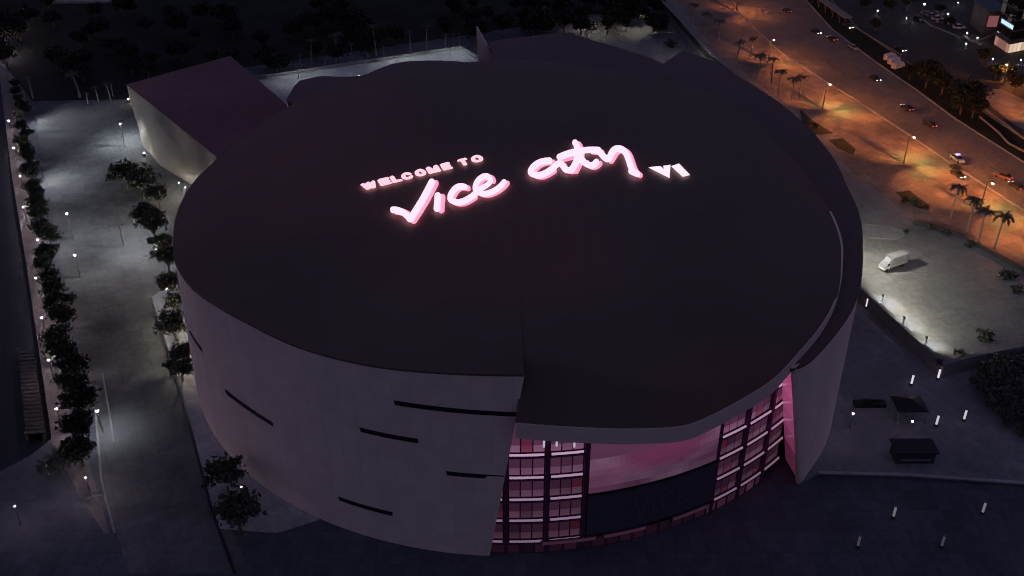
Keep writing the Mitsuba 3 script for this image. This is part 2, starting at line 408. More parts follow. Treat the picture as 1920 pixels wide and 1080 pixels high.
# outer band and wall on the right side
outer = sorted([(-52.2, 70.23, 29.8), (-49.7, 70.33, 29.5), (-45.5, 69.92, 29.8), (-41.2, 69.59, 30.4), (-36.8, 69.25, 31), (-33.5, 68.84, 31.2), (-30.0, 68.26, 31.4), (-24.1, 67.24, 31.6), (-17.3, 66.61, 31.8), (-9.2, 66.6, 32), (-1.0, 66.44, 32.5), (12.4, 68.64, 33), (23.4, 71.9, 33), (36.4, 77.29, 33), (46.9, 83.26, 33), (55.0, 89.87, 33), (60.8, 92.99, 33)])
OR, OZ = PchipInterpolator([a for a, _, _ in outer], [r for _, r, _ in outer]), PchipInterpolator([a for a, _, _ in outer], [z for _, _, z in outer])
oa0, oa1 = outer[0][0], outer[-1][0]
nb = 110
A = np.zeros((4, nb, 3))
for j, a in enumerate(np.linspace(oa0, oa1, nb)):
    r0, z0 = float(RA(wrapaz(a))) - .3, float(RZ(wrapaz(a))) - 1.6
    r1, z1 = float(OR(a)), float(OZ(a))
    r0 = min(r0, r1 - .4)
    for i, v in enumerate((0, .4, .8, 1)):
        A[i, j] = pol(r0 + (r1 - r0) * v, a, z0 + (z1 - z0) * v ** 1.5)
part('arena', 'lower_roof_band', slab(A, A - np.array([0, 0, .5])), 'band_skin', smooth=40)
W = np.zeros((7, nb, 3)); Wb = np.zeros_like(W)
for j, a in enumerate(np.linspace(oa0, oa1, nb)):
    r1, z1 = float(OR(a)), float(OZ(a)) - .15
    e = math.exp(-(a - oa0) / 9.0)
    ab, rb = a + (-44.61 - oa0) * e, r1 + (69.9 - float(OR(oa0))) * e
    for i, v in enumerate(np.linspace(0, 1, 7)):
        aa, r = ab + (a - ab) * v, rb + (r1 - .05 - rb) * v
        W[i, j] = pol(r, aa, z1 * v); Wb[i, j] = pol(r - .7, aa, z1 * v)
part('arena', 'curved_wall', slab(W, Wb), 'wall_skin', smooth=30)

# rear bands
backout = sorted([(94.0, 85.78, 34), (87.2, 90.16, 34), (81.0, 93.95, 34), (75.0, 88.58, 34), (67.9, 83.5, 34), (62.5, 79.83, 34), (56.7, 73.94, 34)])
def band(rows, dz0, skin, name='lower_roof_band'):
    n = 40
    fr, fz = PchipInterpolator([a for a, _, _ in rows], [r for _, r, _ in rows]), rows[0][2]
    A = np.zeros((3, n, 3))
    for j, a in enumerate(np.linspace(rows[0][0], rows[-1][0], n)):
        r0, z0, r1 = float(RA(wrapaz(a))) - .3, float(RZ(wrapaz(a))) - dz0, float(fr(a))
        r0 = min(r0, r1 - .4)
        for i, v in enumerate((0, .5, 1)):
            A[i, j] = pol(r0 + (r1 - r0) * v, a, z0 + (fz - z0) * v)
    part('arena', name, slab(A, A - np.array([0, 0, .5])), skin, smooth=40)
    B = np.stack([A[2] * np.array([1, 1, 0]), A[2] - np.array([0, 0, .6])])
    part('arena', 'rear_wall', slab(B, np.stack([back(B[0], .6), back(B[1], .6)])), 'wall_skin', smooth=30)
band(backout, 1.2, 'band_skin')
leftback = sorted([(135.8, 76.69, 30), (132.5, 81.21, 30), (128.4, 86.02, 30), (125.2, 85.75, 30), (122.2, 82.35, 30), (118.5, 80.66, 30), (115.1, 83.1, 30), (109.6, 85.94, 30), (101.8, 83.56, 30), (96.4, 79.38, 30)])
band(leftback, 3.0, 'band_skin')
# pale triangular end of the rear band
tri = [(-9.45, 84.0, 38.56), (-7.12, 84.0, 34.23), (-4.88, 84.0, 30.11), (-8.64, 84.0, 28.48)]
tri = np.array(tri)
fin2 = trimesh.convex.convex_hull(np.vstack([tri, tri + [0.2, .8, 0], (tri[2:] + [0, 0, -14])]))
part('arena', 'rear_fin', fin2, 'wall_skin')

# the pink front
RF = 64.8
floors = [2.4, 6.95, 11.4, 15.9, 20.4]
bays = [(-101.5, -96.8), (-96.1, -91.2), (-90.5, -85.6), (-84.9, -80.3), (-58.9, -54.2), (-53.5, -48.7), (-48.0, -43.8)]


def arc(a0, a1, z0, z1, r, depth, n=8):
    A = np.array([[pol(r, a, z) for a in np.linspace(a0, a1, n)] for z in (z0, z1)])
    B = np.array([[pol(r - depth, a, z) for a in np.linspace(a0, a1, n)] for z in (z0, z1)])
    return slab(A, B)


FADE = (0.28, 0.38, 0.52, 0.74, 1.0)  # lower storeys dimmed to imitate a fade to dark towards the ground


def pane_glow(level, a, h):
    """Light of one window pane: pink rooms, brighter near the floor."""
    q = np.array([a * 1.13 * .35, level * 1.7, 2.0])
    blot = float(meshkit.noise(q, 3)) ** 1.5
    k = (0.46 + .5 * blot + .15 * rng.random()) * (1.0 if h else 1.45)
    c = np.array([0.105, 0.036, 0.078]) if h else np.array([.15, .064, .118])
    if rng.random() < .07:
        c = np.array([.15, .026, .06])
    return glow(c * k * FADE[level], .004)


for i, z0 in enumerate(floors):
    zt = floors[i + 1] - .55 if i < 4 else 26.2
    for b, (a0, a1) in enumerate(bays):
        np_ = 3 if a1 - a0 > 3 else 2
        da = (a1 - a0) / np_
        for k in range(np_):
            for h, (za, zb) in enumerate(((z0 + .45, z0 + 1.7), (z0 + 1.78, zt))):
                key = num('arena__window_pane')
                scene[key] = {**mikit.ply(arc(a0 + k * da + .09, a0 + (k + 1) * da - .09, za, zb, RF - .3, .08, 4), 'pane_glass'), 'emitter': pane_glow(i, a0 + k * da, h)}
        # LED line along the foot of each storey
        key = num('arena__light_strip')
        f = FADE[i] ** .8
        scene[key] = {**mikit.ply(arc(a0 + .15, a1 - .15, z0 + .1, z0 + .42, RF + .28, .2, 6), 'lamp_body'), 'emitter': glow((.46 * f, .29 * f, .42 * f), 0.15)}
    part('arena', 'floor_slab', arc(-102.5, -80.0, z0 - .55, z0 + .08, RF + .12, 1.5, 24), 'slab_dark', smooth=30)
    part('arena', 'floor_slab', arc(-59.2, -43.4, z0 - .55, z0 + .08, RF + .12, 1.5, 18), 'slab_dark', smooth=30)
for a in (-96.45, -90.85, -85.25, -80.0, -59.25, -53.85, -48.35):
    part('arena', 'pilaster', arc(a - .25, a + .25, 0, 27, RF + .32, 1.2, 3), 'pilaster_dark')
part('arena', 'core_wall', arc(-105, -44, 0, 28, RF - 1.6, .5, 50), 'slab_dark', smooth=30)
# soffit under the canopy
S0 = rimrow(SEAM - 3 + 360 if False else SEAM + .1, -45, 60, -.6, -2.6)
S1 = np.array([pol(RF - 1.5, a, 27.2) for a in np.linspace(SEAM + .1, -45, 60)])
part('arena', 'soffit', slab(np.stack([S1, S0]), np.stack([S1, S0]) + np.array([0, 0, .25])), 'fascia_metal', smooth=30)
# little white pendant lights under the canopy
for px_ in ([(4.71, -65.63, 23.6), (6.6, -65.47, 23.67), (9.22, -65.15, 23.19)]):
    key = num('arena__pendant_light')
    scene[key] = {**mikit.ply(cylm(.16, -.75, .75, 8), 'lamp_body'), 'to_world': T().translate(list(px_)), 'emitter': glow((.45, .4, .5), .05)}
# ground floor: doors with a dim pink glow
for b in range(22):
    a0 = -93 + b * 2.05
    if a0 > -47.5: break
    dd = part('arena', 'entrance_door', arc(a0 + .12, a0 + 1.9, 0.1, 2.0, RF + .05, .12, 3), 'pane_glass')
    scene[dd]['emitter'] = glow(np.array([.06, .02, .04]) * (.25 + .75 * rng.random()) * (.9 if b > 15 else .25), .004)
    part(dd, 'jamb', arc(a0 - .13, a0 + .12, 0, 2.2, RF + .2, .3, 2), 'pilaster_dark')

# end panels of the right wall; their glow stands in for pink wash light
in_top, in_bot = np.array((43.92, -48.05, 21.95)), np.array((49.82, -41.9, -4.52))
e_top, e_bot = W[-1, 0], W[0, 0]


def fin_pt(v, w):
    z = 29.6 * v
    o = e_bot + (e_top - e_bot) * v
    i = in_bot + (in_top - in_bot) * (z - in_bot[2]) / (in_top[2] - in_bot[2])
    return np.array([i[0], i[1], z]) * (1 - w) + np.array([o[0], o[1], z]) * w


lv = [0.02] + [(f - .1) / 29.6 for f in floors[1:]] + [.86, .985]
for k in range(len(lv) - 1):
    v0, v1 = lv[k] + .006, lv[k + 1] - .006
    q = np.array([[fin_pt(v, w) for w in (0, .33, .66, .97)] for v in (v0, (v0 + v1) / 2, v1)])
    fk = (0.2, .42, .6, .75, .9, .8)[k]
    key = num('arena__fin_wash_glow')
    scene[key] = {**mikit.ply(slab(q, q + np.array([.12, .05, 0])), 'pane_glass'), 'emitter': glow(np.array([.33, .06, .16]) * fk, .12)}
labels['arena__fin_wash_glow'] = {'label': 'end panel of the right wall, its pink wash light put in as glow'}
qb = np.array([[fin_pt(v, w) for w in (-.05, 1.0)] for v in (0, 1)])
part('arena', 'fin_backing', slab(qb + np.array([.14, .06, 0]), qb + np.array([.5, .25, 0])), 'fascia_metal')

# video screen between the glazed bays
tag('video_screen', 'wide curved LED screen showing blurred pink clouds on the arena front', 'screen')


def screen_glow(a, z):
    """The picture on the screen, one panel: soft pink clouds on plum."""
    u = a * 1.13
    cl = float(meshkit.fbm(np.array([u * .09, z * .30, 2.0]), 4, 5))
    hot = float(meshkit.noise(np.array([u * .09, z * .18, 1.0]), 8))
    t = min(1, max(0, (cl - .38) / .3)); h = min(1, max(0, (hot - .5) / .3)) * .75
    c = np.array([.075, .026, .055]) * (1 - t) + np.array([.15, .085, .14]) * t
    c = c * (1 - h) + np.array([.13, .026, .068]) * h
    return glow(c * 1.12 * (.5 + .5 * min(1, max(0, (z - 11) / 9))), .003)


sa = np.linspace(-79.5, -59.7, 25)
sz = np.linspace(12.0, 25.8, 13)
for i in range(24):
    for k in range(12):
        key = num('video_screen__panel')
        scene[key] = {**mikit.ply(arc(sa[i] + .01, sa[i + 1] - .01, sz[k] + .04, sz[k + 1] - .04, RF + .35, .25, 3), 'pane_glass'), 'emitter': screen_glow(sa[i], sz[k])}
for z_ in (11.7, 25.8):
    part('video_screen', 'frame_rail', arc(-79.75, -59.45, z_, z_ + .3, RF + .5, .8, 24), 'black_body', smooth=30)
# dark banner below it
tag('banner', 'large dark curved banner with faint grey lettering under the pink screen', 'banner')
part('banner', 'panel', arc(-79.6, -59.6, 3.2, 11.5, RF + .45, .3, 30), 'banner_dark', smooth=30)
tm = meshkit.text_mesh('VICE', 3.9, 0.06, bold=True)
tv = tm.vertices.copy()
w_ = tv[:, 0].max()
az0 = -73.08
az1 = -64.32
aa = np.radians(az0 + (az1 - az0) * tv[:, 0] / w_)
rr = RF + .47 + tv[:, 2]
tm.vertices = np.c_[rr * np.cos(aa), rr * np.sin(aa), 5.2 + tv[:, 1]]
part('banner', 'lettering', tm, 'banner_ink')
# sign strip above the doors
for a0, a1 in ((-86, -78), (-77.2, -70.5), (-66.5, -60.3)):
    k = num('door_sign')
    tag(k, {(-86): 'first dim pink lit sign board above the entrance doors from the left', (-77.2): 'middle dim pink lit sign board above the entrance doors', (-66.5): 'brightest dim pink lit sign board above the entrance doors, nearest the right glazing'}[a0], 'sign')
    bd = part(k, 'board', arc(a0, a1, 2.1, 2.9, RF + .6, .3, 8), 'banner_dark')
    key = num(f'{k}__lit_face')
    scene[key] = {**mikit.ply(arc(a0 + .2, a1 - .2, 2.2, 2.8, RF + .68, .06, 8), 'pane_glass'), 'emitter': glow((.035, .013, .026), .03)}

# ---------------------------------------------------------------- lettering on the roof
tag('rooftop_sign', 'huge glowing pink and white lettering lying on the dark arena roof', 'sign')


def lift(m, dz):
    v = m.vertices
    m.vertices = np.c_[v[:, 0], v[:, 1], [roof_z(x, y) + z + dz for x, y, z in v]]
    return m


def sheet_letters(polys, th):
    return cat([extr(Polygon(e, h), 0, th) for e, h in polys])


WHITE, PINK, SOFT = (1.15, .80, .98), (1.0, .33, .50), (1.1, .62, .72)
def glowpart(name, mesh, col, w):
    key = num('rooftop_sign__' + name)
    scene[key] = {**mikit.ply(mesh, 'lamp_body'), 'emitter': glow(col, w)}
PSH = (72, 8)
faces = {
 'letter_v': ([([(-17.21, -22.94), (-16.46, -19.75), (-15.76, -16.36), (-15.26, -13.68), (-14.65, -9.94), (-14.48, -8.75), (-14.5, -8.25), (-14.6, -7.78), (-14.68, -7.58), (-14.88, -7.27), (-15.1, -7.15), (-15.32, -7.22), (-15.49, -7.47), (-15.55, -7.66), (-16.17, -11.62), (-16.79, -15.15), (-17.47, -18.49), (-18.08, -21.22), (-18.51, -20.5), (-18.91, -19.94), (-19.13, -19.67), (-19.58, -19.21), (-20.08, -18.84), (-20.32, -18.7), (-20.77, -18.52), (-21.05, -18.46), (-21.37, -18.45), (-21.55, -18.6), (-21.68, -18.9), (-21.71, -19.09), (-21.72, -19.53), (-21.65, -19.97), (-21.5, -20.36), (-21.41, -20.51), (-21.2, -20.71), (-20.71, -20.81), (-20.17, -21.04), (-19.83, -21.3), (-19.51, -21.62), (-19.18, -22.03), (-18.87, -22.51), (-18.56, -23.07), (-18.21, -23.84), (-18.02, -24.09), (-17.87, -24.17), (-17.76, -24.18), (-17.61, -24.11), (-17.53, -24.01), (-17.43, -23.81)], [])], [([(-16.51, -23.15), (-15.75, -19.96), (-15.03, -16.58), (-14.53, -13.9), (-13.9, -10.17), (-13.73, -8.97), (-13.75, -8.46), (-13.79, -8.21), (-13.93, -7.77), (-14.13, -7.46), (-14.24, -7.37), (-14.47, -7.34), (-14.68, -7.51), (-14.83, -7.85), (-15.45, -11.81), (-16.09, -15.34), (-16.77, -18.67), (-17.39, -21.36), (-17.59, -21.0), (-17.98, -20.39), (-18.42, -19.84), (-18.87, -19.38), (-19.37, -19.0), (-19.61, -18.87), (-20.06, -18.69), (-20.34, -18.63), (-20.66, -18.61), (-20.85, -18.76), (-20.93, -18.9), (-21.02, -19.27), (-21.03, -19.72), (-20.95, -20.18), (-20.89, -20.39), (-20.71, -20.73), (-20.5, -20.93), (-20.0, -21.03), (-19.48, -21.26), (-19.14, -21.51), (-18.81, -21.84), (-18.49, -22.24), (-18.18, -22.72), (-17.88, -23.28), (-17.53, -24.04), (-17.33, -24.3), (-17.23, -24.37), (-17.07, -24.4), (-16.97, -24.36), (-16.83, -24.22), (-16.73, -24.02)], [])]),
 'letter_i': ([([(-14.15, -13.88), (-13.97, -19.27), (-13.87, -19.73), (-13.69, -20.1), (-13.48, -20.31), (-13.25, -20.35), (-13.05, -20.19), (-12.89, -19.87), (-12.82, -19.44), (-12.98, -14.05), (-13.08, -13.57), (-13.16, -13.36), (-13.36, -13.04), (-13.48, -12.95), (-13.71, -12.91), (-13.92, -13.08), (-14.08, -13.42)], [])], [([(-13.34, -14.08), (-13.18, -19.47), (-13.08, -19.93), (-12.91, -20.29), (-12.69, -20.51), (-12.46, -20.54), (-12.26, -20.38), (-12.11, -20.07), (-12.03, -19.63), (-12.17, -14.26), (-12.27, -13.77), (-12.35, -13.56), (-12.55, -13.25), (-12.66, -13.15), (-12.9, -13.12), (-13.11, -13.28), (-13.27, -13.62)], [])]),
 'letter_c': ([([(-8.89, -9.33), (-9.24, -9.17), (-9.52, -9.12), (-9.8, -9.16), (-9.99, -9.23), (-10.24, -9.4), (-10.47, -9.64), (-10.71, -10.0), (-11.03, -10.68), (-11.2, -11.16), (-11.46, -12.09), (-11.65, -13.08), (-11.74, -13.76), (-11.78, -14.41), (-11.76, -15.12), (-11.68, -15.69), (-11.49, -16.33), (-11.29, -16.74), (-11.01, -17.12), (-10.72, -17.39), (-10.44, -17.57), (-10.12, -17.69), (-9.85, -17.74), (-9.4, -17.69), (-9.13, -17.59), (-8.72, -17.33), (-8.31, -16.97), (-7.93, -16.54), (-7.56, -16.06), (-7.2, -15.52), (-6.85, -14.93), (-6.37, -14.01), (-5.93, -13.05), (-5.83, -12.71), (-5.8, -12.31), (-5.81, -12.1), (-5.84, -11.89), (-5.95, -11.54), (-6.03, -11.4), (-6.2, -11.23), (-6.39, -11.22), (-6.56, -11.37), (-7.2, -12.71), (-7.8, -13.8), (-8.43, -14.71), (-8.93, -15.24), (-9.42, -15.59), (-9.76, -15.69), (-9.93, -15.69), (-10.3, -15.58), (-10.47, -15.47), (-10.74, -15.19), (-10.81, -15.02), (-10.83, -14.71), (-10.8, -14.39), (-10.67, -13.62), (-10.39, -12.51), (-10.28, -12.21), (-10.06, -11.75), (-9.83, -11.45), (-9.57, -11.31), (-9.26, -11.33), (-8.86, -11.57), (-8.67, -11.62), (-8.49, -11.51), (-8.35, -11.25), (-8.27, -10.88), (-8.26, -10.67), (-8.29, -10.25), (-8.33, -10.05), (-8.46, -9.72), (-8.55, -9.6)], [])], [([(-8.28, -9.54), (-8.62, -9.39), (-8.9, -9.34), (-9.17, -9.36), (-9.37, -9.43), (-9.61, -9.59), (-9.83, -9.82), (-10.08, -10.17), (-10.4, -10.81), (-10.57, -11.28), (-10.83, -12.18), (-11.04, -13.21), (-11.12, -13.68), (-11.17, -14.25), (-11.19, -14.85), (-11.14, -15.64), (-11.03, -16.16), (-10.94, -16.45), (-10.71, -16.93), (-10.46, -17.28), (-10.26, -17.48), (-9.98, -17.69), (-9.71, -17.83), (-9.44, -17.91), (-9.19, -17.94), (-8.94, -17.92), (-8.67, -17.85), (-8.23, -17.61), (-8.02, -17.44), (-7.63, -17.05), (-7.1, -16.37), (-6.43, -15.41), (-6.3, -15.13), (-6.24, -14.76), (-6.23, -14.56), (-6.27, -14.16), (-6.38, -13.81), (-6.46, -13.67), (-6.54, -13.57), (-6.72, -13.48), (-6.82, -13.49), (-6.99, -13.63), (-7.65, -14.59), (-8.13, -15.21), (-8.44, -15.53), (-8.76, -15.76), (-9.09, -15.88), (-9.25, -15.9), (-9.61, -15.83), (-9.96, -15.61), (-10.09, -15.47), (-10.22, -15.26), (-10.24, -15.07), (-10.23, -14.82), (-10.2, -14.49), (-10.06, -13.72), (-9.77, -12.65), (-9.66, -12.37), (-9.45, -11.93), (-9.22, -11.65), (-8.96, -11.52), (-8.66, -11.54), (-8.26, -11.78), (-8.07, -11.83), (-7.89, -11.72), (-7.75, -11.46), (-7.71, -11.28), (-7.66, -10.88), (-7.67, -10.67), (-7.73, -10.26), (-7.79, -10.08), (-7.94, -9.81)], [])]),
 'letter_e': ([([(-6.93, -12.83), (-6.68, -13.35), (-6.61, -13.46), (-6.1, -13.97), (-5.83, -14.15), (-5.34, -14.31), (-5.04, -14.31), (-4.58, -14.17), (-4.32, -14.03), (-3.87, -13.71), (-3.44, -13.31), (-2.84, -12.59), (-2.44, -11.99), (-2.08, -11.35), (-1.57, -10.25), (-1.13, -9.04), (-1.05, -8.69), (-1.04, -8.3), (-1.06, -8.11), (-1.15, -7.77), (-1.29, -7.53), (-1.46, -7.43), (-1.63, -7.48), (-1.78, -7.67), (-2.23, -8.91), (-2.66, -9.85), (-2.98, -10.42), (-3.48, -11.15), (-4.03, -11.74), (-4.59, -12.18), (-4.96, -12.36), (-5.15, -12.39), (-5.33, -12.4), (-5.6, -12.32), (-4.56, -10.92), (-4.31, -10.49), (-4.08, -10.05), (-3.88, -9.54), (-3.72, -8.94), (-3.65, -8.51), (-3.62, -7.78), (-3.64, -7.46), (-3.69, -6.99), (-3.86, -6.28), (-4.08, -5.67), (-4.35, -5.19), (-4.47, -5.06), (-4.75, -4.83), (-5.04, -4.78), (-5.37, -4.89), (-5.66, -5.13), (-5.92, -5.44), (-6.15, -5.79), (-6.38, -6.21), (-6.56, -6.61), (-6.73, -7.05), (-6.98, -7.95), (-7.11, -8.55), (-7.2, -9.13), (-7.27, -9.75), (-7.3, -10.4), (-7.3, -10.91), (-7.25, -11.57), (-7.13, -12.23), (-7.06, -12.45)], [[(-6.41, -11.1), (-6.42, -10.61), (-6.4, -10.22), (-6.28, -9.39), (-6.11, -8.65), (-5.89, -8.02), (-5.61, -7.48), (-5.45, -7.23), (-5.12, -6.89), (-4.99, -6.84), (-4.89, -6.85), (-4.8, -6.93), (-4.7, -7.09), (-4.6, -7.33), (-4.54, -7.59), (-4.51, -7.92), (-4.61, -8.35), (-4.73, -8.64), (-4.89, -8.95), (-5.29, -9.57)]])], [([(-3.11, -6.86), (-3.28, -6.18), (-3.51, -5.64), (-3.8, -5.27), (-3.91, -5.18), (-4.2, -5.06), (-4.48, -5.08), (-4.75, -5.19), (-4.96, -5.35), (-5.24, -5.63), (-5.67, -6.26), (-5.99, -6.97), (-6.27, -7.86), (-6.49, -8.85), (-6.63, -9.95), (-6.67, -10.67), (-6.67, -11.13), (-6.63, -11.75), (-6.52, -12.37), (-6.34, -12.95), (-6.12, -13.41), (-5.83, -13.84), (-5.58, -14.09), (-5.12, -14.4), (-4.82, -14.5), (-4.38, -14.5), (-4.11, -14.43), (-3.67, -14.22), (-3.25, -13.91), (-2.67, -13.34), (-2.27, -12.86), (-1.74, -12.07), (-1.39, -11.43), (-0.92, -10.41), (-0.5, -9.25), (-0.42, -8.9), (-0.41, -8.51), (-0.43, -8.32), (-0.52, -7.98), (-0.66, -7.74), (-0.74, -7.67), (-0.82, -7.64), (-1.0, -7.69), (-1.14, -7.89), (-1.57, -9.05), (-1.84, -9.67), (-2.12, -10.23), (-2.42, -10.74), (-2.9, -11.41), (-3.24, -11.79), (-3.77, -12.25), (-4.12, -12.47), (-4.46, -12.59), (-4.63, -12.61), (-4.97, -12.53), (-5.31, -12.31), (-5.46, -12.15), (-5.68, -11.77), (-5.77, -11.4), (-5.79, -11.16), (-5.77, -10.49), (-5.73, -10.1), (-5.59, -9.33), (-5.42, -8.66), (-5.2, -8.1), (-5.08, -7.86), (-4.79, -7.44), (-4.63, -7.28), (-4.33, -7.11), (-4.12, -7.15), (-4.0, -7.34), (-3.93, -7.57), (-3.82, -8.23), (-3.71, -8.53), (-3.55, -8.71), (-3.47, -8.75), (-3.3, -8.71), (-3.22, -8.63), (-3.09, -8.39), (-3.01, -8.04), (-3.0, -7.65)], [])]),
 'letter_c_001': ([([(4.08, -3.92), (4.21, -3.39), (4.34, -2.99), (4.66, -2.25), (4.98, -1.66), (5.3, -1.2), (5.65, -0.86), (6.21, -0.51), (6.62, -0.36), (7.41, -0.21), (7.51, -0.12), (7.69, 0.17), (7.81, 0.59), (7.84, 0.83), (7.85, 1.33), (7.77, 1.77), (7.63, 2.11), (7.44, 2.28), (6.83, 2.21), (6.32, 2.08), (5.83, 1.85), (5.56, 1.68), (5.11, 1.3), (4.84, 1.0), (4.41, 0.4), (4.19, 0.01), (3.95, -0.47), (3.56, -1.41), (3.37, -1.97), (3.2, -2.58), (3.07, -3.26), (3.03, -3.6), (3.01, -4.32), (3.04, -4.58), (3.14, -5.2), (3.21, -5.39), (3.45, -5.91), (3.65, -6.17), (3.96, -6.46), (4.27, -6.64), (4.57, -6.73), (4.92, -6.76), (5.2, -6.71), (5.68, -6.48), (5.96, -6.27), (6.39, -5.85), (7.05, -5.05), (7.68, -4.13), (8.28, -3.13), (9.22, -1.45), (9.3, -1.28), (9.42, -0.85), (9.45, -0.61), (9.44, -0.12), (9.36, 0.31), (9.21, 0.62), (9.02, 0.75), (8.81, 0.7), (8.61, 0.47), (7.69, -1.2), (6.94, -2.43), (6.38, -3.23), (5.82, -3.87), (5.46, -4.17), (5.28, -4.27), (4.92, -4.37), (4.53, -4.29), (4.33, -4.18)], [])], [([(4.69, -4.29), (4.82, -3.76), (4.94, -3.37), (5.25, -2.63), (5.56, -2.02), (6.04, -1.35), (6.38, -1.04), (6.74, -0.8), (7.33, -0.57), (8.09, -0.43), (8.26, -0.24), (8.4, 0.09), (8.48, 0.5), (8.48, 0.95), (8.42, 1.35), (8.29, 1.65), (8.12, 1.8), (7.54, 1.74), (7.06, 1.62), (6.57, 1.4), (6.13, 1.11), (5.88, 0.89), (5.46, 0.42), (5.03, -0.22), (4.8, -0.65), (4.42, -1.48), (4.21, -2.06), (4.02, -2.64), (3.86, -3.3), (3.76, -3.92), (3.74, -4.51), (3.78, -4.97), (3.88, -5.52), (4.07, -5.99), (4.16, -6.15), (4.42, -6.47), (4.69, -6.7), (5.22, -6.93), (5.54, -6.97), (5.81, -6.94), (6.06, -6.85), (6.31, -6.72), (6.74, -6.38), (7.38, -5.65), (8.35, -4.32), (8.5, -4.03), (8.55, -3.85), (8.61, -3.43), (8.61, -3.22), (8.57, -2.81), (8.45, -2.49), (8.29, -2.31), (8.2, -2.28), (8.11, -2.29), (7.93, -2.44), (6.78, -4.01), (6.44, -4.39), (6.1, -4.66), (5.75, -4.8), (5.38, -4.8), (4.98, -4.62), (4.82, -4.48)], [])]),
 'letter_i_001': ([([(8.88, -1.72), (9.2, -1.5), (9.28, -1.71), (9.62, -3.22), (9.81, -3.83), (10.01, -4.23), (10.2, -4.47), (10.41, -4.62), (10.64, -4.66), (10.88, -4.61), (11.05, -4.52), (11.41, -4.2), (11.57, -3.87), (11.63, -3.66), (11.68, -3.44), (11.7, -2.96), (11.65, -2.51), (11.6, -2.32), (11.44, -2.05), (11.25, -1.94), (11.14, -1.96), (10.79, -2.21), (10.71, -2.21), (10.67, -2.17), (10.55, -1.84), (10.28, -0.56), (10.11, 0.06), (9.93, 0.49), (9.66, 0.86), (9.55, 0.94), (9.31, 1.01), (9.08, 0.97), (8.93, 0.89), (8.58, 0.55), (8.41, 0.21), (8.36, -0.01), (8.3, -0.48), (8.3, -0.73), (8.36, -1.18), (8.49, -1.52), (8.58, -1.64), (8.78, -1.74)], [])], [([(9.76, -1.54), (9.89, -2.34), (10.12, -3.2), (10.38, -3.77), (10.5, -3.97), (10.75, -4.26), (10.93, -4.4), (11.22, -4.53), (11.42, -4.57), (11.74, -4.56), (11.83, -4.53), (12.0, -4.35), (12.14, -4.05), (12.18, -3.86), (12.23, -3.45), (12.23, -3.25), (12.21, -3.05), (12.12, -2.72), (12.05, -2.6), (11.89, -2.46), (11.55, -2.46), (11.26, -2.36), (11.11, -2.22), (10.98, -2.02), (10.87, -1.77), (10.77, -1.44), (10.69, -1.02), (10.59, -0.28), (10.54, -0.11), (10.41, 0.14), (10.24, 0.24), (10.06, 0.18), (9.89, -0.04), (9.82, -0.2), (9.73, -0.58), (9.71, -0.79), (9.71, -1.0)], [])]),
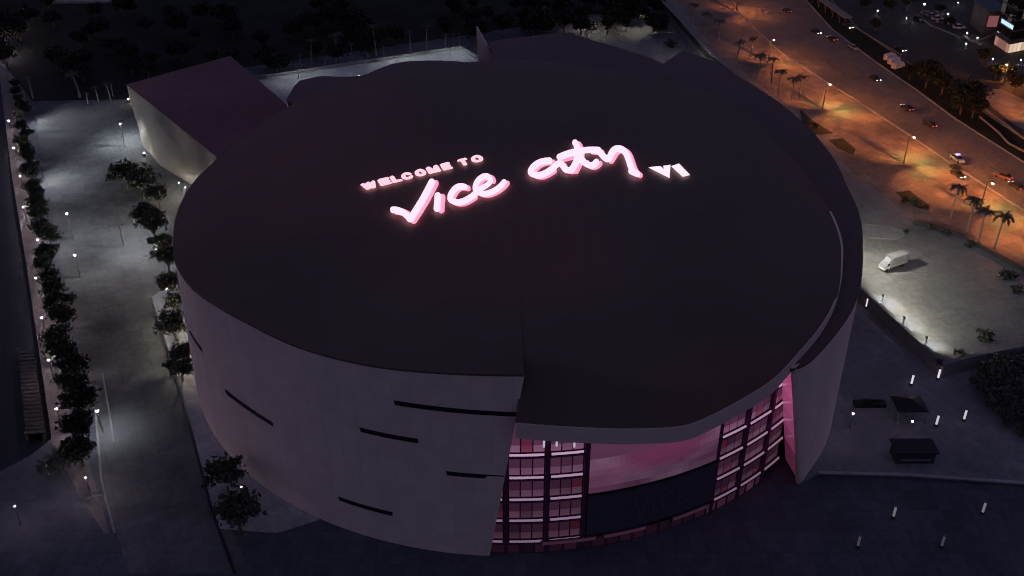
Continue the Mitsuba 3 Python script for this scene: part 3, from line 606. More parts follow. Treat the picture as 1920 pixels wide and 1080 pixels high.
 'letter_t': ([([(10.14, 2.14), (10.77, 2.7), (11.41, 3.19), (12.43, 3.8), (12.24, 2.39), (11.96, 0.87), (11.6, -0.57), (11.33, -1.47), (11.04, -2.32), (10.93, -2.77), (10.9, -3.26), (10.92, -3.5), (11.02, -3.92), (11.18, -4.2), (11.27, -4.27), (11.48, -4.28), (11.69, -4.11), (11.86, -3.77), (12.34, -2.33), (12.65, -1.25), (12.93, -0.11), (13.15, 0.95), (13.36, 0.1), (13.64, -0.75), (13.84, -1.22), (14.19, -1.84), (14.46, -2.17), (14.64, -2.32), (14.89, -2.45), (15.24, -2.49), (15.53, -2.4), (15.82, -2.19), (16.1, -1.86), (16.36, -1.43), (16.61, -0.89), (16.8, -0.39), (16.92, 0.07), (16.97, 0.58), (16.93, 1.05), (16.81, 1.43), (16.72, 1.56), (16.62, 1.64), (16.41, 1.66), (16.3, 1.59), (16.09, 1.32), (15.73, 0.43), (15.52, 0.15), (15.34, 0.07), (15.24, 0.08), (15.01, 0.24), (14.76, 0.59), (14.52, 1.11), (14.41, 1.42), (14.22, 2.12), (14.14, 2.5), (14.03, 3.25), (13.97, 3.95), (13.98, 4.39), (14.72, 4.56), (15.39, 4.64), (17.18, 4.65), (17.4, 4.84), (17.58, 5.2), (17.71, 5.69), (17.76, 6.22), (17.72, 6.72), (17.59, 7.11), (17.51, 7.24), (17.3, 7.36), (16.25, 7.41), (15.52, 7.37), (14.45, 7.21), (13.67, 7.0), (13.57, 8.44), (13.41, 9.67), (13.28, 10.32), (13.15, 10.73), (13.06, 10.87), (12.96, 10.96), (12.73, 10.98), (12.62, 10.91), (12.41, 10.62), (12.26, 10.17), (12.18, 9.64), (12.19, 9.1), (12.4, 7.89), (12.46, 7.41), (12.52, 6.54), (11.91, 6.22), (11.21, 5.77), (10.14, 4.92), (9.13, 3.88), (8.94, 3.57), (8.81, 3.12), (8.76, 2.61), (8.8, 2.11), (8.91, 1.7), (9.09, 1.44), (9.3, 1.36), (9.41, 1.4)], [])], [([(17.93, 4.01), (18.03, 4.1), (18.21, 4.4), (18.33, 4.82), (18.37, 5.05), (18.39, 5.53), (18.33, 5.95), (18.2, 6.26), (18.11, 6.35), (16.16, 6.86), (15.95, 6.72), (15.86, 6.59), (15.78, 6.42), (15.66, 6.0), (15.6, 5.52), (15.63, 5.06), (15.73, 4.69), (15.89, 4.46), (17.73, 3.97)], []), ([(13.31, 7.07), (13.4, 6.13), (13.41, 5.16), (13.37, 4.16), (13.2, 2.61), (13.03, 1.57), (12.72, 0.03), (12.34, -1.44), (11.95, -2.81), (11.86, -3.23), (11.85, -3.67), (11.91, -4.07), (12.04, -4.36), (12.21, -4.5), (12.31, -4.51), (12.5, -4.4), (12.67, -4.13), (13.02, -3.01), (13.31, -1.98), (13.71, -0.3), (13.95, 0.88), (14.17, 2.17), (14.32, 3.39), (14.42, 4.7), (14.44, 5.45), (14.43, 6.7), (14.38, 7.47), (14.21, 8.79), (13.96, 9.96), (13.83, 10.3), (13.65, 10.47), (13.44, 10.45), (13.25, 10.24), (13.09, 9.87), (12.99, 9.4), (12.98, 8.91), (13.0, 8.68), (13.16, 7.98)], []), ([(12.49, 2.34), (12.64, 2.69), (12.69, 2.9), (12.74, 3.36), (12.72, 3.82), (12.62, 4.2), (12.55, 4.34), (12.46, 4.44), (12.27, 4.51), (9.96, 3.15), (9.87, 3.02), (9.72, 2.68), (9.67, 2.46), (9.63, 2.0), (9.66, 1.55), (9.76, 1.18), (9.92, 0.95), (10.11, 0.88), (12.3, 2.14)], []), ([(14.5, -1.33), (14.85, -2.04), (15.21, -2.49), (15.41, -2.63), (15.62, -2.71), (15.83, -2.72), (16.04, -2.66), (16.25, -2.53), (16.62, -2.18), (16.83, -1.9), (17.06, -1.5), (17.26, -1.13), (17.5, -0.59), (17.6, -0.16), (17.62, 0.3), (17.57, 0.72), (17.45, 1.03), (17.28, 1.18), (17.08, 1.16), (16.89, 0.97), (16.52, 0.22), (16.28, -0.15), (16.08, -0.34), (15.84, -0.4), (15.68, -0.3), (15.5, -0.06), (15.3, 0.37), (15.01, 1.18), (14.93, 1.3), (14.75, 1.41), (14.65, 1.4), (14.46, 1.25), (14.29, 0.94), (14.18, 0.53), (14.16, 0.3), (14.16, -0.15), (14.18, -0.36)], [])]),
 'letter_y': ([([(16.83, 4.54), (17.45, 2.2), (17.65, 1.58), (17.88, 1.03), (18.22, 0.5), (18.6, 0.32), (18.82, 0.41), (19.12, 0.71), (19.41, 1.28), (19.71, 2.14), (20.24, 4.03), (20.4, 4.5), (20.56, 4.85), (20.7, 5.1), (20.82, 5.26), (20.95, 5.35), (21.09, 5.38), (21.25, 5.34), (21.42, 5.24), (21.57, 5.07), (21.69, 4.86), (21.89, 4.29), (22.04, 3.5), (22.14, 2.49), (22.21, 1.33), (22.3, -1.23), (22.43, -2.98), (22.35, -3.21), (22.25, -3.7), (22.24, -4.2), (22.31, -4.63), (22.45, -4.93), (23.51, -6.16), (23.7, -6.19), (23.83, -6.12), (24.05, -5.86), (24.21, -5.5), (24.28, -5.23), (24.34, -4.77), (24.34, -4.48), (24.32, -4.25), (24.22, -3.91), (23.98, -3.56), (23.78, -3.08), (23.7, -2.76), (23.57, -1.95), (23.47, -0.37), (23.35, 2.86), (23.27, 4.14), (23.18, 4.88), (22.97, 6.02), (22.81, 6.59), (22.61, 7.1), (22.36, 7.54), (21.99, 7.95), (21.75, 8.12), (21.4, 8.21), (20.89, 8.1), (20.51, 7.78), (20.15, 7.31), (19.84, 6.72), (19.62, 6.2), (19.32, 5.33), (18.73, 3.24), (18.46, 4.01), (17.75, 6.71), (17.66, 6.94), (17.5, 7.21), (17.39, 7.29), (17.16, 7.29), (17.05, 7.21), (16.83, 6.91), (16.75, 6.69), (16.62, 6.19), (16.58, 5.64), (16.6, 5.37), (16.69, 4.92)], [])], [([(19.93, 0.84), (20.17, 1.47), (20.94, 3.73), (21.31, 4.57), (21.47, 4.84), (21.61, 4.99), (21.75, 5.06), (21.91, 5.06), (22.09, 4.97), (22.26, 4.81), (22.4, 4.59), (22.53, 4.32), (22.63, 4.0), (22.79, 3.17), (22.85, 2.67), (22.93, 1.53), (23.05, -1.69), (23.14, -2.98), (23.3, -4.19), (23.42, -4.76), (23.58, -5.28), (23.78, -5.74), (24.1, -6.22), (24.29, -6.28), (24.49, -6.16), (24.67, -5.89), (24.75, -5.71), (24.81, -5.5), (24.89, -5.05), (24.89, -4.61), (24.81, -4.25), (24.58, -3.87), (24.47, -3.61), (24.37, -3.3), (24.23, -2.51), (24.18, -2.02), (24.11, -0.91), (24.02, 1.69), (23.96, 3.02), (23.82, 4.45), (23.73, 4.99), (23.6, 5.6), (23.43, 6.17), (23.21, 6.67), (22.95, 7.1), (22.64, 7.41), (22.3, 7.59), (21.8, 7.59), (21.53, 7.45), (21.14, 7.05), (20.72, 6.37), (20.44, 5.77), (20.19, 5.14), (19.39, 2.77), (19.02, 1.82), (18.92, 1.37), (18.9, 1.13), (18.92, 0.67), (19.01, 0.3), (19.17, 0.07), (19.37, 0.02), (19.57, 0.15), (19.76, 0.45)], [])]),
}
for nm, (wf, pk) in faces.items():
    nm = nm[:8]
    glowpart(nm, lift(sheet_letters(wf, .14), .6), WHITE, .15)
    glowpart(nm + '_shade', lift(sheet_letters(pk, .14), .38), PINK, .12)
for raw in ([([(26.43, -1.65), (28.69, -1.05), (29.37, -2.62), (29.31, -0.93), (30.79, -0.41), (29.86, -6.07)], [])], [([(30.9, -0.97), (32.53, 0.24), (33.91, -4.59), (32.46, -5.42)], [])]):
    glowpart('numeral', lift(sheet_letters(raw, .14), .4), (1.05, .84, .91), .08)
for ch, o, ex, ey in [('W', (-27.2, -11.14), (2.09, 1.22), (-0.94, 2.32)), ('E', (-24.27, -9.43), (1.6, 0.94), (-0.92, 2.35)), ('L', (-22.13, -8.17), (1.32, 0.77), (-0.9, 2.38)), ('C', (-20.25, -7.07), (1.48, 0.87), (-0.89, 2.4)), ('O', (-17.83, -5.65), (1.5, 0.88), (-0.87, 2.43)), ('M', (-15.61, -4.34), (1.83, 1.07), (-0.85, 2.46)), ('E', (-12.97, -2.8), (1.38, 0.81), (-0.83, 2.5)), ('T', (-9.75, -0.9), (1.4, 0.82), (-0.8, 2.54)), ('O', (-7.35, 0.51), (1.74, 1.02), (-0.78, 2.57))]:
    m = meshkit.text_mesh(ch, 1.0, .14, bold=True)
    v = m.vertices
    x = (v[:, 0] - v[:, 0].min()) / np.ptp(v[:, 0]); y = (v[:, 1] - v[:, 1].min()) / np.ptp(v[:, 1])
    m.vertices = np.c_[o[0] + x * ex[0] + y * ey[0], o[1] + x * ex[1] + y * ey[1], v[:, 2]]
    m = cat([m.copy().apply_translation((ex[0] / abs(ex[0]) * a_, b_ + a_ * ex[1] / ex[0], .03 * j)) for j, (a_, b_) in enumerate(((0, 0), (.22, 0), (-.22, 0), (0, .2), (0, -.2)))])
    glowpart('small_letter_' + ch.lower(), lift(m, .3), SOFT, .06)

# ---------------------------------------------------------------- wing block and terrace behind
tag('wing_building', 'low wedge-shaped building with purple-black roof and pale lit wall behind the arena', 'building')
b0 = [(-123.03, 128.73), (-115.71, 112.01), (-108.45, 94.39), (-99.19, 80.47), (-94.5, 75.62), (-86.81, 67.94)]
t1 = np.array((-66.87, 30.78, 25.0))
t0 = np.array([b0[0][0], b0[0][1], 5.5])
far0, far1 = np.array((-90.09, 134.18, 13.0)), np.array((-55.53, 56.86, 27.0))
k_ = np.linspace(0, 1, len(b0))
top = np.array([t0 + (t1 - t0) * u for u in k_]); bot = np.array([(x, y, 0.) for x, y in b0])
Wl = np.array([bot + (top - bot) * v for v in (0, .33, .66, 1)])
part('wing_building', 'wall', slab(Wl, Wl + np.array([.7, .5, 0])), 'sail_wall', smooth=40)
Rf = np.array([[t0 + (t1 - t0) * u + ((far0 + (far1 - far0) * u) - (t0 + (t1 - t0) * u)) * v for u in np.linspace(0, 1, 10)] for v in np.linspace(0, 1, 10)])
part('wing_building', 'roof', slab(Rf + np.array([0, 0, .25]), Rf - np.array([0, 0, .35])), 'wing_roof', smooth=30)
rw = np.array([[(*(far0 + (far1 - far0) * u)[:2], (far0 + (far1 - far0) * u)[2] * v) for u in np.linspace(0, 1, 6)] for v in (0, 1)])
part('wing_building', 'rear_wall', slab(rw, rw + np.array([-.5, -.3, 0])), 'sail_wall')

TZ = 5.0
ter = [(-83.51, 135.08), (-17.75, 165.58), (-13.19, 157.24), (-5.02, 148.71)] + [(2, 118), (-30, 105), (-62, 84)]
structure('rear_terrace', extr(ter, 0, TZ), 'paving_walk', 'pale raised terrace behind the arena roof')
tag('terrace_parapet', 'long straight pale parapet along the back edge of the rear terrace', 'parapet')
part('terrace_parapet', 'wall', extr(LineString([(-83.51, 135.08), (-17.75, 165.58), (-13.19, 157.24), (-5.02, 148.71)]).buffer(.3, cap_style=2, join_style=2), TZ, TZ + 1.0), 'concrete')

# retaining wall under the pale plaza
tag('retaining_wall', 'concrete retaining wall with pale coping along the edge of the plaza', 'wall')
rl = [(75.96, 11.88), (77.0, 8.53), (84.96, -19.06), (92.43, -16.02), (103.41, -12.72), (114.69, -9.32)]
part('retaining_wall', 'face', extr(LineString(rl).buffer(.25, cap_style=2, join_style=2), 0, hi + .02), 'concrete')
part('retaining_wall', 'coping', extr(LineString(rl).buffer(.4, cap_style=2, join_style=2), hi + .02, hi + .5), 'concrete')
# hedge and low wall between plaza and boulevard
tag('boundary_wall', 'low dark wall between the pale plaza and the orange sidewalk', 'wall')
part('boundary_wall', 'body', extr(LineString([(98.59, 39.29), (102.66, 37.11), (107.08, 32.57), (111.11, 25.66), (114.9, 18.36), (121.18, 7.0)]).buffer(.22, join_style=2), hi, hi + 1.1), 'pole_dark')
tag('rear_fence_wall', 'long dark double wall beside the rear court, top right of the arena', 'wall')
fw_ = [(54.33, 253.14), (61.94, 205.49), (68.09, 158.28), (71.89, 143.62)]
part('rear_fence_wall', 'body', extr(LineString(fw_).buffer(.4, join_style=2), hi, hi + 2.2), 'pole_dark')
part('rear_fence_wall', 'coping', extr(LineString(fw_).buffer(.55, join_style=2), hi + 2.2, hi + 2.4), 'concrete')

# ---------------------------------------------------------------- lamps
def beam(key, x, y, z, I, cut=70.0, full=35.0, weight=3.0, to=(0.0, 0.0)):
    scene[key + '__beam'] = {'type': 'spot', 'to_world': T().look_at(origin=[x, y, z], target=[x + to[0], y + to[1], z - 1.0], up=[0.7, 0.7, 0.01]), 'intensity': {'type': 'rgb', 'value': [float(c) for c in I]},
                             'cutoff_angle': cut, 'beam_width': full, 'sampling_weight': weight}


def lamp(kind, x, y, z0, h, rad, I, label, category='street lamp', group=None, weight=1.0, style='globe', down=False):
    key = num(kind)
    tag(key, label, category, group)
    if down:
        beam(key, x + .5, y, z0 + h - .1, I, 80.0, 55.0)
        I, weight = lampI(I, 20.0 * rad * rad * PI / max(I), 1.0), .05
    L = [c / (PI * rad * rad) for c in I]
    post = 'pole_grey' if style == 'globe' else 'pole_dark'
    part(key, 'post', cat([cylm(.13, z0, z0 + h - rad * .8, 8, x, y, .07), cylm(.26, z0, z0 + .35, 8, x, y, .2)]), post)
    scene[key + '__globe'] = {'type': 'sphere', 'center': [x, y, z0 + h], 'radius': rad, 'bsdf': {'type': 'ref', 'id': 'lamp_body'}, 'emitter': glow(L, weight)}
    part(key, 'cap', cylm(rad * .9, z0 + h + rad * .75, z0 + h + rad * 1.1, 8, x, y, rad * .2), 'pole_dark')
    return key


LAMP, SODIUM, FLOOD = 14.0, 8.2, 26.0


def lampI(c, s, m=None):
    m = m or (SODIUM if c[1] < .5 else LAMP)
    return [v * s * m for v in c]


PINKW, COOL, WARM, NEUT, SOD = (1.0, .80, .86), (.86, .95, 1.05), (1.0, .9, .72), (1.0, .95, .95), (1.0, .31, .08)
ordw = ['first', 'second', 'third', 'fourth', 'fifth', 'sixth', 'seventh', 'eighth', 'ninth', 'tenth', 'eleventh', 'twelfth', 'thirteenth']
pl = [(-195.06, 203.87), (-180.01, 172.58), (-150.42, 103.25), (-140.76, 83.56), (-131.42, 65.26), (-123.25, 47.39), (-112.96, 30.64), (-106.36, 13.11), (-98.79, -2.79), (-91.45, -17.97), (-84.18, -33.15), (-72.18, -51.6), (-81.33, -58.44)]
for i, (x, y) in enumerate(pl):
    s = 9 if i < 10 else (5, 2.5, 1.2)[i - 10]
    lb = f'{ordw[i]} small lamp from the top on the waterfront path' if i < 11 else ('small lamp on the paving just past the end of the tree row' if i == 11 else 'lone small lamp nearest the bottom left corner')
    lamp('path_lamp', x, y, 0, 4, .2 if i < 11 else .14, lampI(PINKW, s, 11), lb, 'path lamp', 'lamps along the waterfront path', 2.0)
big = [((225,232), 7, 14, COOL, 'bright white lamp near the pale wall of the wedge building'), ((125,400), 7, 9, COOL, 'upper of two lamps along the tree side of the promenade'), ((140,478), 6, 4, NEUT, 'lower of two lamps along the tree side of the promenade'), ((182,775), 5, 7, COOL, 'unseen lamp among the tree row, lighting the lower promenade')]  # the last one is unseen, placed to light the lower promenade
for (q, h, s, c, lb), (x, y) in zip(big, [(-113.36, 93.68), (-108.12, 38.25), (-99.68, 19.86), (-75.74, -35.01)]):
    lamp('promenade_lamp', x, y, 0, h, .28, lampI(c, s), lb, 'street lamp', None, 1.2, down=True)
shl_ = [(-145.62, 110.34, 0), (-128.2, 70.9, 0), (-115.18, 98.24, 0), (-94.41, 34.33, 0), (-69.39, 135.57, 5.0), (-38.86, 151.87, 5.0), (-21.18, 159.43, 5.0), (29.41, 198.2, 0), (48.96, 200.78, 0), (59.81, 158.28, 3.5)]  # lamps out of view, placed to light the promenade, rear terrace and court
shn = ['unseen hooded lamp inside the upper tree row, lighting the promenade', 'unseen hooded lamp inside the middle of the tree row, lighting the promenade', 'unseen hooded lamp lighting the upper promenade near the wedge building', 'unseen hooded lamp beside the trees, lighting the middle of the promenade', 'unseen hooded lamp lighting the left end of the rear terrace', 'unseen hooded lamp lighting the middle of the rear terrace', 'unseen hooded lamp lighting the right end of the rear terrace', 'unseen hooded lamp lighting the left of the rear court', 'unseen hooded lamp lighting the middle of the rear court', 'unseen hooded lamp lighting the wall end of the rear court']
for (x, y, z), I, t_, lb in zip(shl_, (460, 460, 170, 170, 95, 115, 115, 70, 110, 110), (.9, .9, -.2, -.2, 0, 0, 0, 0, 0, 0), shn):
    k = num('unseen_lamp')
    tag(k, lb, 'street lamp', 'unseen lamps of the rear terrace' if z == 5 else None)
    part(k, 'post', tube([(x, y, z), (x, y, z + 6.0), (x + .8, y, z + 6.2)], [.1, .07, .05], 6), 'pole_dark')
    part(k, 'hood', cylm(.32, z + 6.1, z + 6.35, 10, x + .9, y, .1), 'pole_dark')
    beam(k, x + .9, y, z + 6.05, lampI((.84, 1.0, .97) if z == 5 else ((1.0, .93, .8) if x > 0 else COOL), I, 1.0), 76.0 if t_ > .5 else 82.0, 46.0 if t_ > .5 else 58.0, 3.0, (t_, 0))
small = [(-88.51, 63.03), (-86.02, 60.17), (-91.54, 45.17), (-83.86, 27.44), (-76.28, 9.9), (-69.64, -2.6), (-65.37, -14.15)]
slab_ = ['left of the two warm lamps at the end of the wedge building wall', 'right of the two warm lamps at the end of the wedge building wall', 'lamp among the trees beside the arena, upper one', 'lamp among the trees beside the arena, middle one', 'lamp among the trees beside the arena, third one', 'lamp among the trees beside the arena, fourth one', 'lowest lamp among the trees beside the arena']
for (x, y), lb, s in zip(small, slab_, (4, 4, 20, 26, 18, 9, 8)):
    lamp('tree_lamp', x, y, 0, 3.2, .18, lampI(WARM if s < 20 else NEUT, s), lb, 'lamp', 'lamps along the foot of the arena wall', 2.0)
(x, y), = [(-48.45, 127.64)]
lamp('terrace_lamp', x, y, TZ, 4, .25, lampI((.8, 1.0, .95), 14), 'greenish white lamp on the rear terrace at the roof edge', 'street lamp', None, .8, down=True)
(x, y), = [(-45.64, -52.95)]
lamp('path_lamp', x, y, 0, 3.2, .16, lampI(COOL, 2.2, 2), 'small lamp between the two round trees near the bottom left', 'path lamp', None, .3)
# unseen floodlights, placed to light the foot of the wedge wall
wl = [(-104.82, 86.85, 1.2), (-122.64, 128.24, 2.0)]
for (x, y, z), s, lb in zip(wl, (5, 1.2), ('unseen warm flood lamp lighting the foot of the wedge building wall', 'unseen small flood lamp lighting the far corner of the wedge building wall')):
    k = num('unseen_floodlight')
    tag(k, lb, 'unseen_floodlight')
    part(k, 'bracket', bx(x - .9, x - .2, y - .7, y - .3, 0, .9), 'pole_dark')
    scene[k + '__lens'] = {'type': 'sphere', 'center': [x - .5, y - .5, 1.2], 'radius': .22, 'bsdf': {'type': 'ref', 'id': 'lamp_body'}, 'emitter': glow([c * s * 6 / (PI * .05) for c in WARM], 1.0)}

ROADV = (np.array(kerb[6]) - np.array(kerb[3])) / np.linalg.norm(np.array(kerb[6]) - np.array(kerb[3]))
ROADN = np.array([-ROADV[1], ROADV[0]]) * (1 if -ROADV[1] > 0 else -1)
# boulevard street lamps: mast, arm and lantern
def cobra(x, y, z0, h, dx, dy, I, label, group='orange street lamps along the boulevard', weight=1.6):
    key = num('street_lamp')
    tag(key, label, 'street lamp', group)
    top = np.array([x + dx, y + dy, z0 + h])
    part(key, 'mast', tube([(x, y, z0), (x, y, z0 + h * .9), (x + dx * .3, y + dy * .3, z0 + h * 1.01), (x + dx * .85, y + dy * .85, z0 + h + .3)], [.16, .1, .07, .06], 7), 'pole_dark')
    m = bx(-.55, .55, -.22, .22, 0, .22)
    m.apply_transform(trimesh.transformations.rotation_matrix(math.atan2(dy, dx), (0, 0, 1)))
    m.apply_translation(top + np.array([0, 0, .25]))
    part(key, 'lantern', m, 'pole_dark')
    r = .3
    scene[key + '__bulb'] = {'type': 'sphere', 'center': [float(c) for c in top], 'radius': r, 'bsdf': {'type': 'ref', 'id': 'lamp_body'}, 'emitter': glow([20.0, 12.0, 6.0], .1)}
    for sg in (-1, 1):
        beam(key + ('' if sg < 0 else '_'), top[0], top[1], top[2] - .35, I, 57.0, 22.0, 3.0, (sg * ROADV[0] * 1.75 + ROADN[0] * .3, sg * ROADV[1] * 1.75 + ROADN[1] * .3))
    beam(key + '__road', top[0], top[1], top[2] - .35, lampI(I, 1.3, 1.0), 60.0, 25.0, 2.5, (ROADN[0] * 1.75, ROADN[1] * 1.75))


bl = [(88.18, 153.63), (96.16, 112.15), (108.16, 72.64), (118.03, 44.44)]
for (x, y), s, lb in zip(bl, (85, 150, 170, 190), ('orange street lamp farthest up the boulevard', 'orange street lamp beside the palm group on the boulevard', 'orange street lamp above the red tail-lit car', 'orange street lamp beside the bronze car at the right')):
    cobra(x - .6, y + 1.6, hi, 8.5, .6, -1.6, lampI(SOD, s), lb)
lastp = [(87.61, 213.09), (126.66, 21.53)]
for (x, y), s in zip(lastp, (60, 150)):
    cobra(x, y, hi, 8.5, .6, -1.6, lampI(SOD, s), 'orange street lamp of the boulevard row just outside the picture', weight=1.2)
(x, y), = [(159.53, 135.16)]
cobra(x + 1, y + 1, hi, 6.5, -1, -1, lampI(SOD, 45), 'orange lamp before the shop front of the glass tower', None, .8)
(x, y), = [(155.23, 102.56)]
cobra(x + 1, y + 1, hi, 8.5, -1, -1, lampI(SOD, 110), 'orange street lamp of the service road just outside the right edge', None, .8)
(x, y), = [(158.1, 207.0)]
lamp('lot_lamp', x, y, hi, 5, .3, lampI((1, 1, .85), 16, 2), 'white lamp at the top of the dark parking lot', 'street lamp', None, .4)
for (x, y), lb in zip([(166.12, 182.7), (167.69, 177.24), (177.04, 220.79), (174.27, 189.57), (173.37, 153.82)], ('left lamp of the pair by the curved driveway', 'right lamp of the pair by the curved driveway', 'lamp at the top edge right of the parking lot', 'small lamp beside the pink-lit wall', 'white lamp at the right edge under the glass tower')):
    lamp('driveway_lamp', x, y, hi, 1.6, .22, lampI(NEUT, 3.2, 2), lb, 'lamp', None, .15)

# unseen floodlights on the plaza edge, placed to light the pale paving
pf = [(79.18, 2.3), (81.16, -5.63), (83.31, -12.91), (77.37, 17.65)]
for (x, y), I, h, to, lb in zip(pf, (300, 240, 150, 820), (2.4, 2.2, 2.2, 10.5), ((1.5, .8), (1.5, 1.0), (1.5, 1.2), (1.3, .4)), ('unseen flood lamp on the coping of the plaza wall, nearest the arena', 'unseen middle flood lamp on the coping of the plaza wall', 'unseen flood lamp on the coping of the plaza wall, nearest the corner', 'unseen flood lamp mast at the arena end of the plaza wall, lighting the plaza')):
    k = num('unseen_plaza_floodlight')
    tag(k, lb, 'unseen_floodlight')
    part(k, 'post', cylm(.1, hi, hi + h, 8, x, y), 'pole_grey')
    part(k, 'hood', bx(x - .25, x + .2, y - .3, y + .3, hi + h + .05, hi + h + .35), 'pole_dark')
    key = part(k, 'lens', bx(x + .2, x + .26, y - .25, y + .25, hi + h + .08, hi + h + .3), 'lamp_body')
    scene[key]['emitter'] = glow((8, 8, 7.4), .1)
    beam(k, x + .35, y + .1, hi + h + .1, lampI((1.0, .97, .84), I, 1.0), 78.0, 45.0, 5.0, to)

# light columns on the terrace
lc = [(77.55, 5.89), (78.18, -21.75), (84.07, -19.85), (78.67, -34.1), (84.39, -32.55), (63.5, -57.12), (78.73, -56.13), (55.67, -63.69), (69.16, -63.69)]
lbs = ['light column tucked against the plaza retaining wall', 'left light column of the upper pair on the terrace', 'right light column of the upper pair on the terrace', 'left light column of the lower pair beside the kiosk', 'right light column of the lower pair, nearest the dark trees', 'left light column on the dark front plaza', 'right light column on the dark front plaza', 'faint light column lowest on the front plaza, left', 'faint light column lowest on the front plaza, right']
for i, ((x, y), lb) in enumerate(zip(lc, lbs)):
    k = num('light_column')
    z0 = terrace_h if i < 5 else 0
    f = (.8, .7, .75, .55, .55, .13, .15, .035, .03)[i]
    tag(k, lb, 'light column', 'light columns right of the arena')
    part(k, 'base', cylm(.3, z0, z0 + .5, 10, x, y), 'pole_dark')
    key = k + '__tube'
    scene[key] = {**mikit.ply(cylm(.2, z0 + .5, z0 + 2.6, 10, x, y), 'lamp_body'), 'emitter': glow((1.0 * f, .9 * f, 1.0 * f), .35)}
    part(k, 'cap', cylm(.22, z0 + 2.6, z0 + 2.72, 10, x, y), 'pole_grey')

# ---------------------------------------------------------------- vegetation
def leaf_crown(seed, n, rx, ry, rz, size, clumps=14):
    r = np.random.default_rng(seed)
    clumps = int(clumps * 1.5)
    cs = r.normal(size=(clumps, 3)); cs /= np.linalg.norm(cs, axis=1, keepdims=True)
    cs *= r.uniform(.25, .85, (clumps, 1)); cs[:, 2] = cs[:, 2] * .8 + .05
    rad = r.uniform(.2, .42, clumps)
    idx = r.integers(0, clumps, n)
    d = r.normal(size=(n, 3)); d /= np.linalg.norm(d, axis=1, keepdims=True)
    c = (cs[idx] + d * (rad[idx] * r.uniform(.3, 1.4, n))[:, None]) * np.array([rx, ry, rz])
    a = r.normal(size=(n, 3)); a /= np.linalg.norm(a, axis=1, keepdims=True)
    b = np.cross(a, r.normal(size=(n, 3))); b /= np.linalg.norm(b, axis=1, keepdims=True)
    s = size * r.uniform(.6, 1.3, (n, 1))
    v = np.stack([c - a * s, c + b * s * .55, c + a * s, c - b * s * .55], 1).reshape(-1, 3)
    f = np.arange(n * 4).reshape(n, 4)
    return trimesh.Trimesh(v, np.vstack([f[:, :3], f[:, [0, 2, 3]]]), process=False)


def tree_protos(seed, h, r, n, leaf, size=.55):
    rr = np.random.default_rng(seed)
    cr = leaf_crown(seed, n, r, r, r * .75, size)
    cr.apply_translation((0, 0, h - r * .7))
    tr = [tube([(0, 0, 0), (.1, 0, h * .3), (0, .1, h * .62)], [.28, .2, .14], 7)]
    for k in range(6):
        t = k * 1.05 + rr.uniform(0, .4)
        tr.append(tube([(0, .05, h * .42), (math.cos(t) * r * .35, math.sin(t) * r * .35, h * .62), (math.cos(t) * r * .65, math.sin(t) * r * .65, h * .78)], [.12, .08, .03], 5))
    return [('trunk', mikit.ply(cat(tr), 'bark', smooth=40)), ('crown', mikit.ply(cr, leaf))]


def frond(L, droop, seed, n=11, w=.5):
    r = np.random.default_rng(seed)
    t = np.linspace(0, 1, n)
    x = L * (t - .18 * t ** 3 * droop); z = L * (.42 * t - .75 * droop * t ** 2)
    vs, fs = [], []
    for i in range(n - 1):
        k = len(vs)
        m0, m1 = np.array([x[i], 0, z[i]]), np.array([x[i + 1], 0, z[i + 1]])
        ww = w * L * .42 * math.sin(PI * (.08 + .9 * t[i])) ** .7
        for s in (-1, 1):
            tip = m0 + np.array([.28 * L * .3, s * ww, -.22 * ww + r.uniform(-.05, .05)])
            k = len(vs)
            vs += [m0, m1, tip]
            fs += [[k, k + 1, k + 2]]
        k = len(vs)
        vs += [m0 + [0, -.03, 0], m0 + [0, .03, 0], m1 + [0, .03, .0], m1 + [0, -.03, 0]]
        fs += [[k, k + 1, k + 2], [k, k + 2, k + 3]]
    return np.array(vs), np.array(fs)


def palm_protos(seed, h, L, nf, separate=False, trunk_r=.2):
    r = np.random.default_rng(seed)
    lean = r.uniform(-.6, .6, 2)
    pts = [(lean[0] * u * u, lean[1] * u * u, h * u) for u in np.linspace(0, 1, 6)]
    out = [('trunk', mikit.ply(tube(pts, [trunk_r * 1.4, trunk_r, trunk_r * .9, trunk_r * .85, trunk_r * .8, trunk_r * .95], 7), 'palm_bark', smooth=40))]
    fr = []
    for k in range(nf):
        v, f = frond(L * r.uniform(.85, 1.1), r.uniform(.35, 1.35), seed * 50 + k)
        m = trimesh.Trimesh(v, f, process=False)
        m.apply_transform(trimesh.transformations.rotation_matrix(2 * PI * (k * .382) + r.uniform(-.2, .2), (0, 0, 1)))
        m.apply_translation((lean[0], lean[1], h - .05))
        fr.append(m)
    if separate:
        out += [('frond', mikit.ply(m, 'leaf_palm')) for m in fr]
    else:
        out.append(('crown', mikit.ply(cat(fr), 'leaf_palm')))
    return out


row_t = [tree_protos(20 + i, 8.0, 4.0, 900, 'leaf_dark') for i in range(4)]
arena_t = [tree_protos(40 + i, 7.5, 3.6, 900, 'leaf_mid', .45) for i in range(4)]
bush_t = [tree_protos(70 + i, 4.6, 2.9, 420, 'leaf_grey', .42) for i in range(3)]
bushes = [tree_protos(60 + i, 2.0, 1.8, 260, 'leaf_mid', .3) for i in range(2)]
big_t = [tree_protos(80 + i, 10.0, 5.4, 1500, 'leaf_dark', .6) for i in range(3)]
palms = [palm_protos(5 + i, 7.4, 2.5, 18) for i in range(4)]
near_palms = [palm_protos(15 + i, 8.6, 2.7, 20, True) for i in range(4)]
far_palms = [palm_protos(25 + i, 6.0 + i * 1.3, 2.6, 15, False, .28) for i in range(4)]
squat = [palm_protos(35 + i, 3.2, 3.2, 24, True) for i in range(2)]

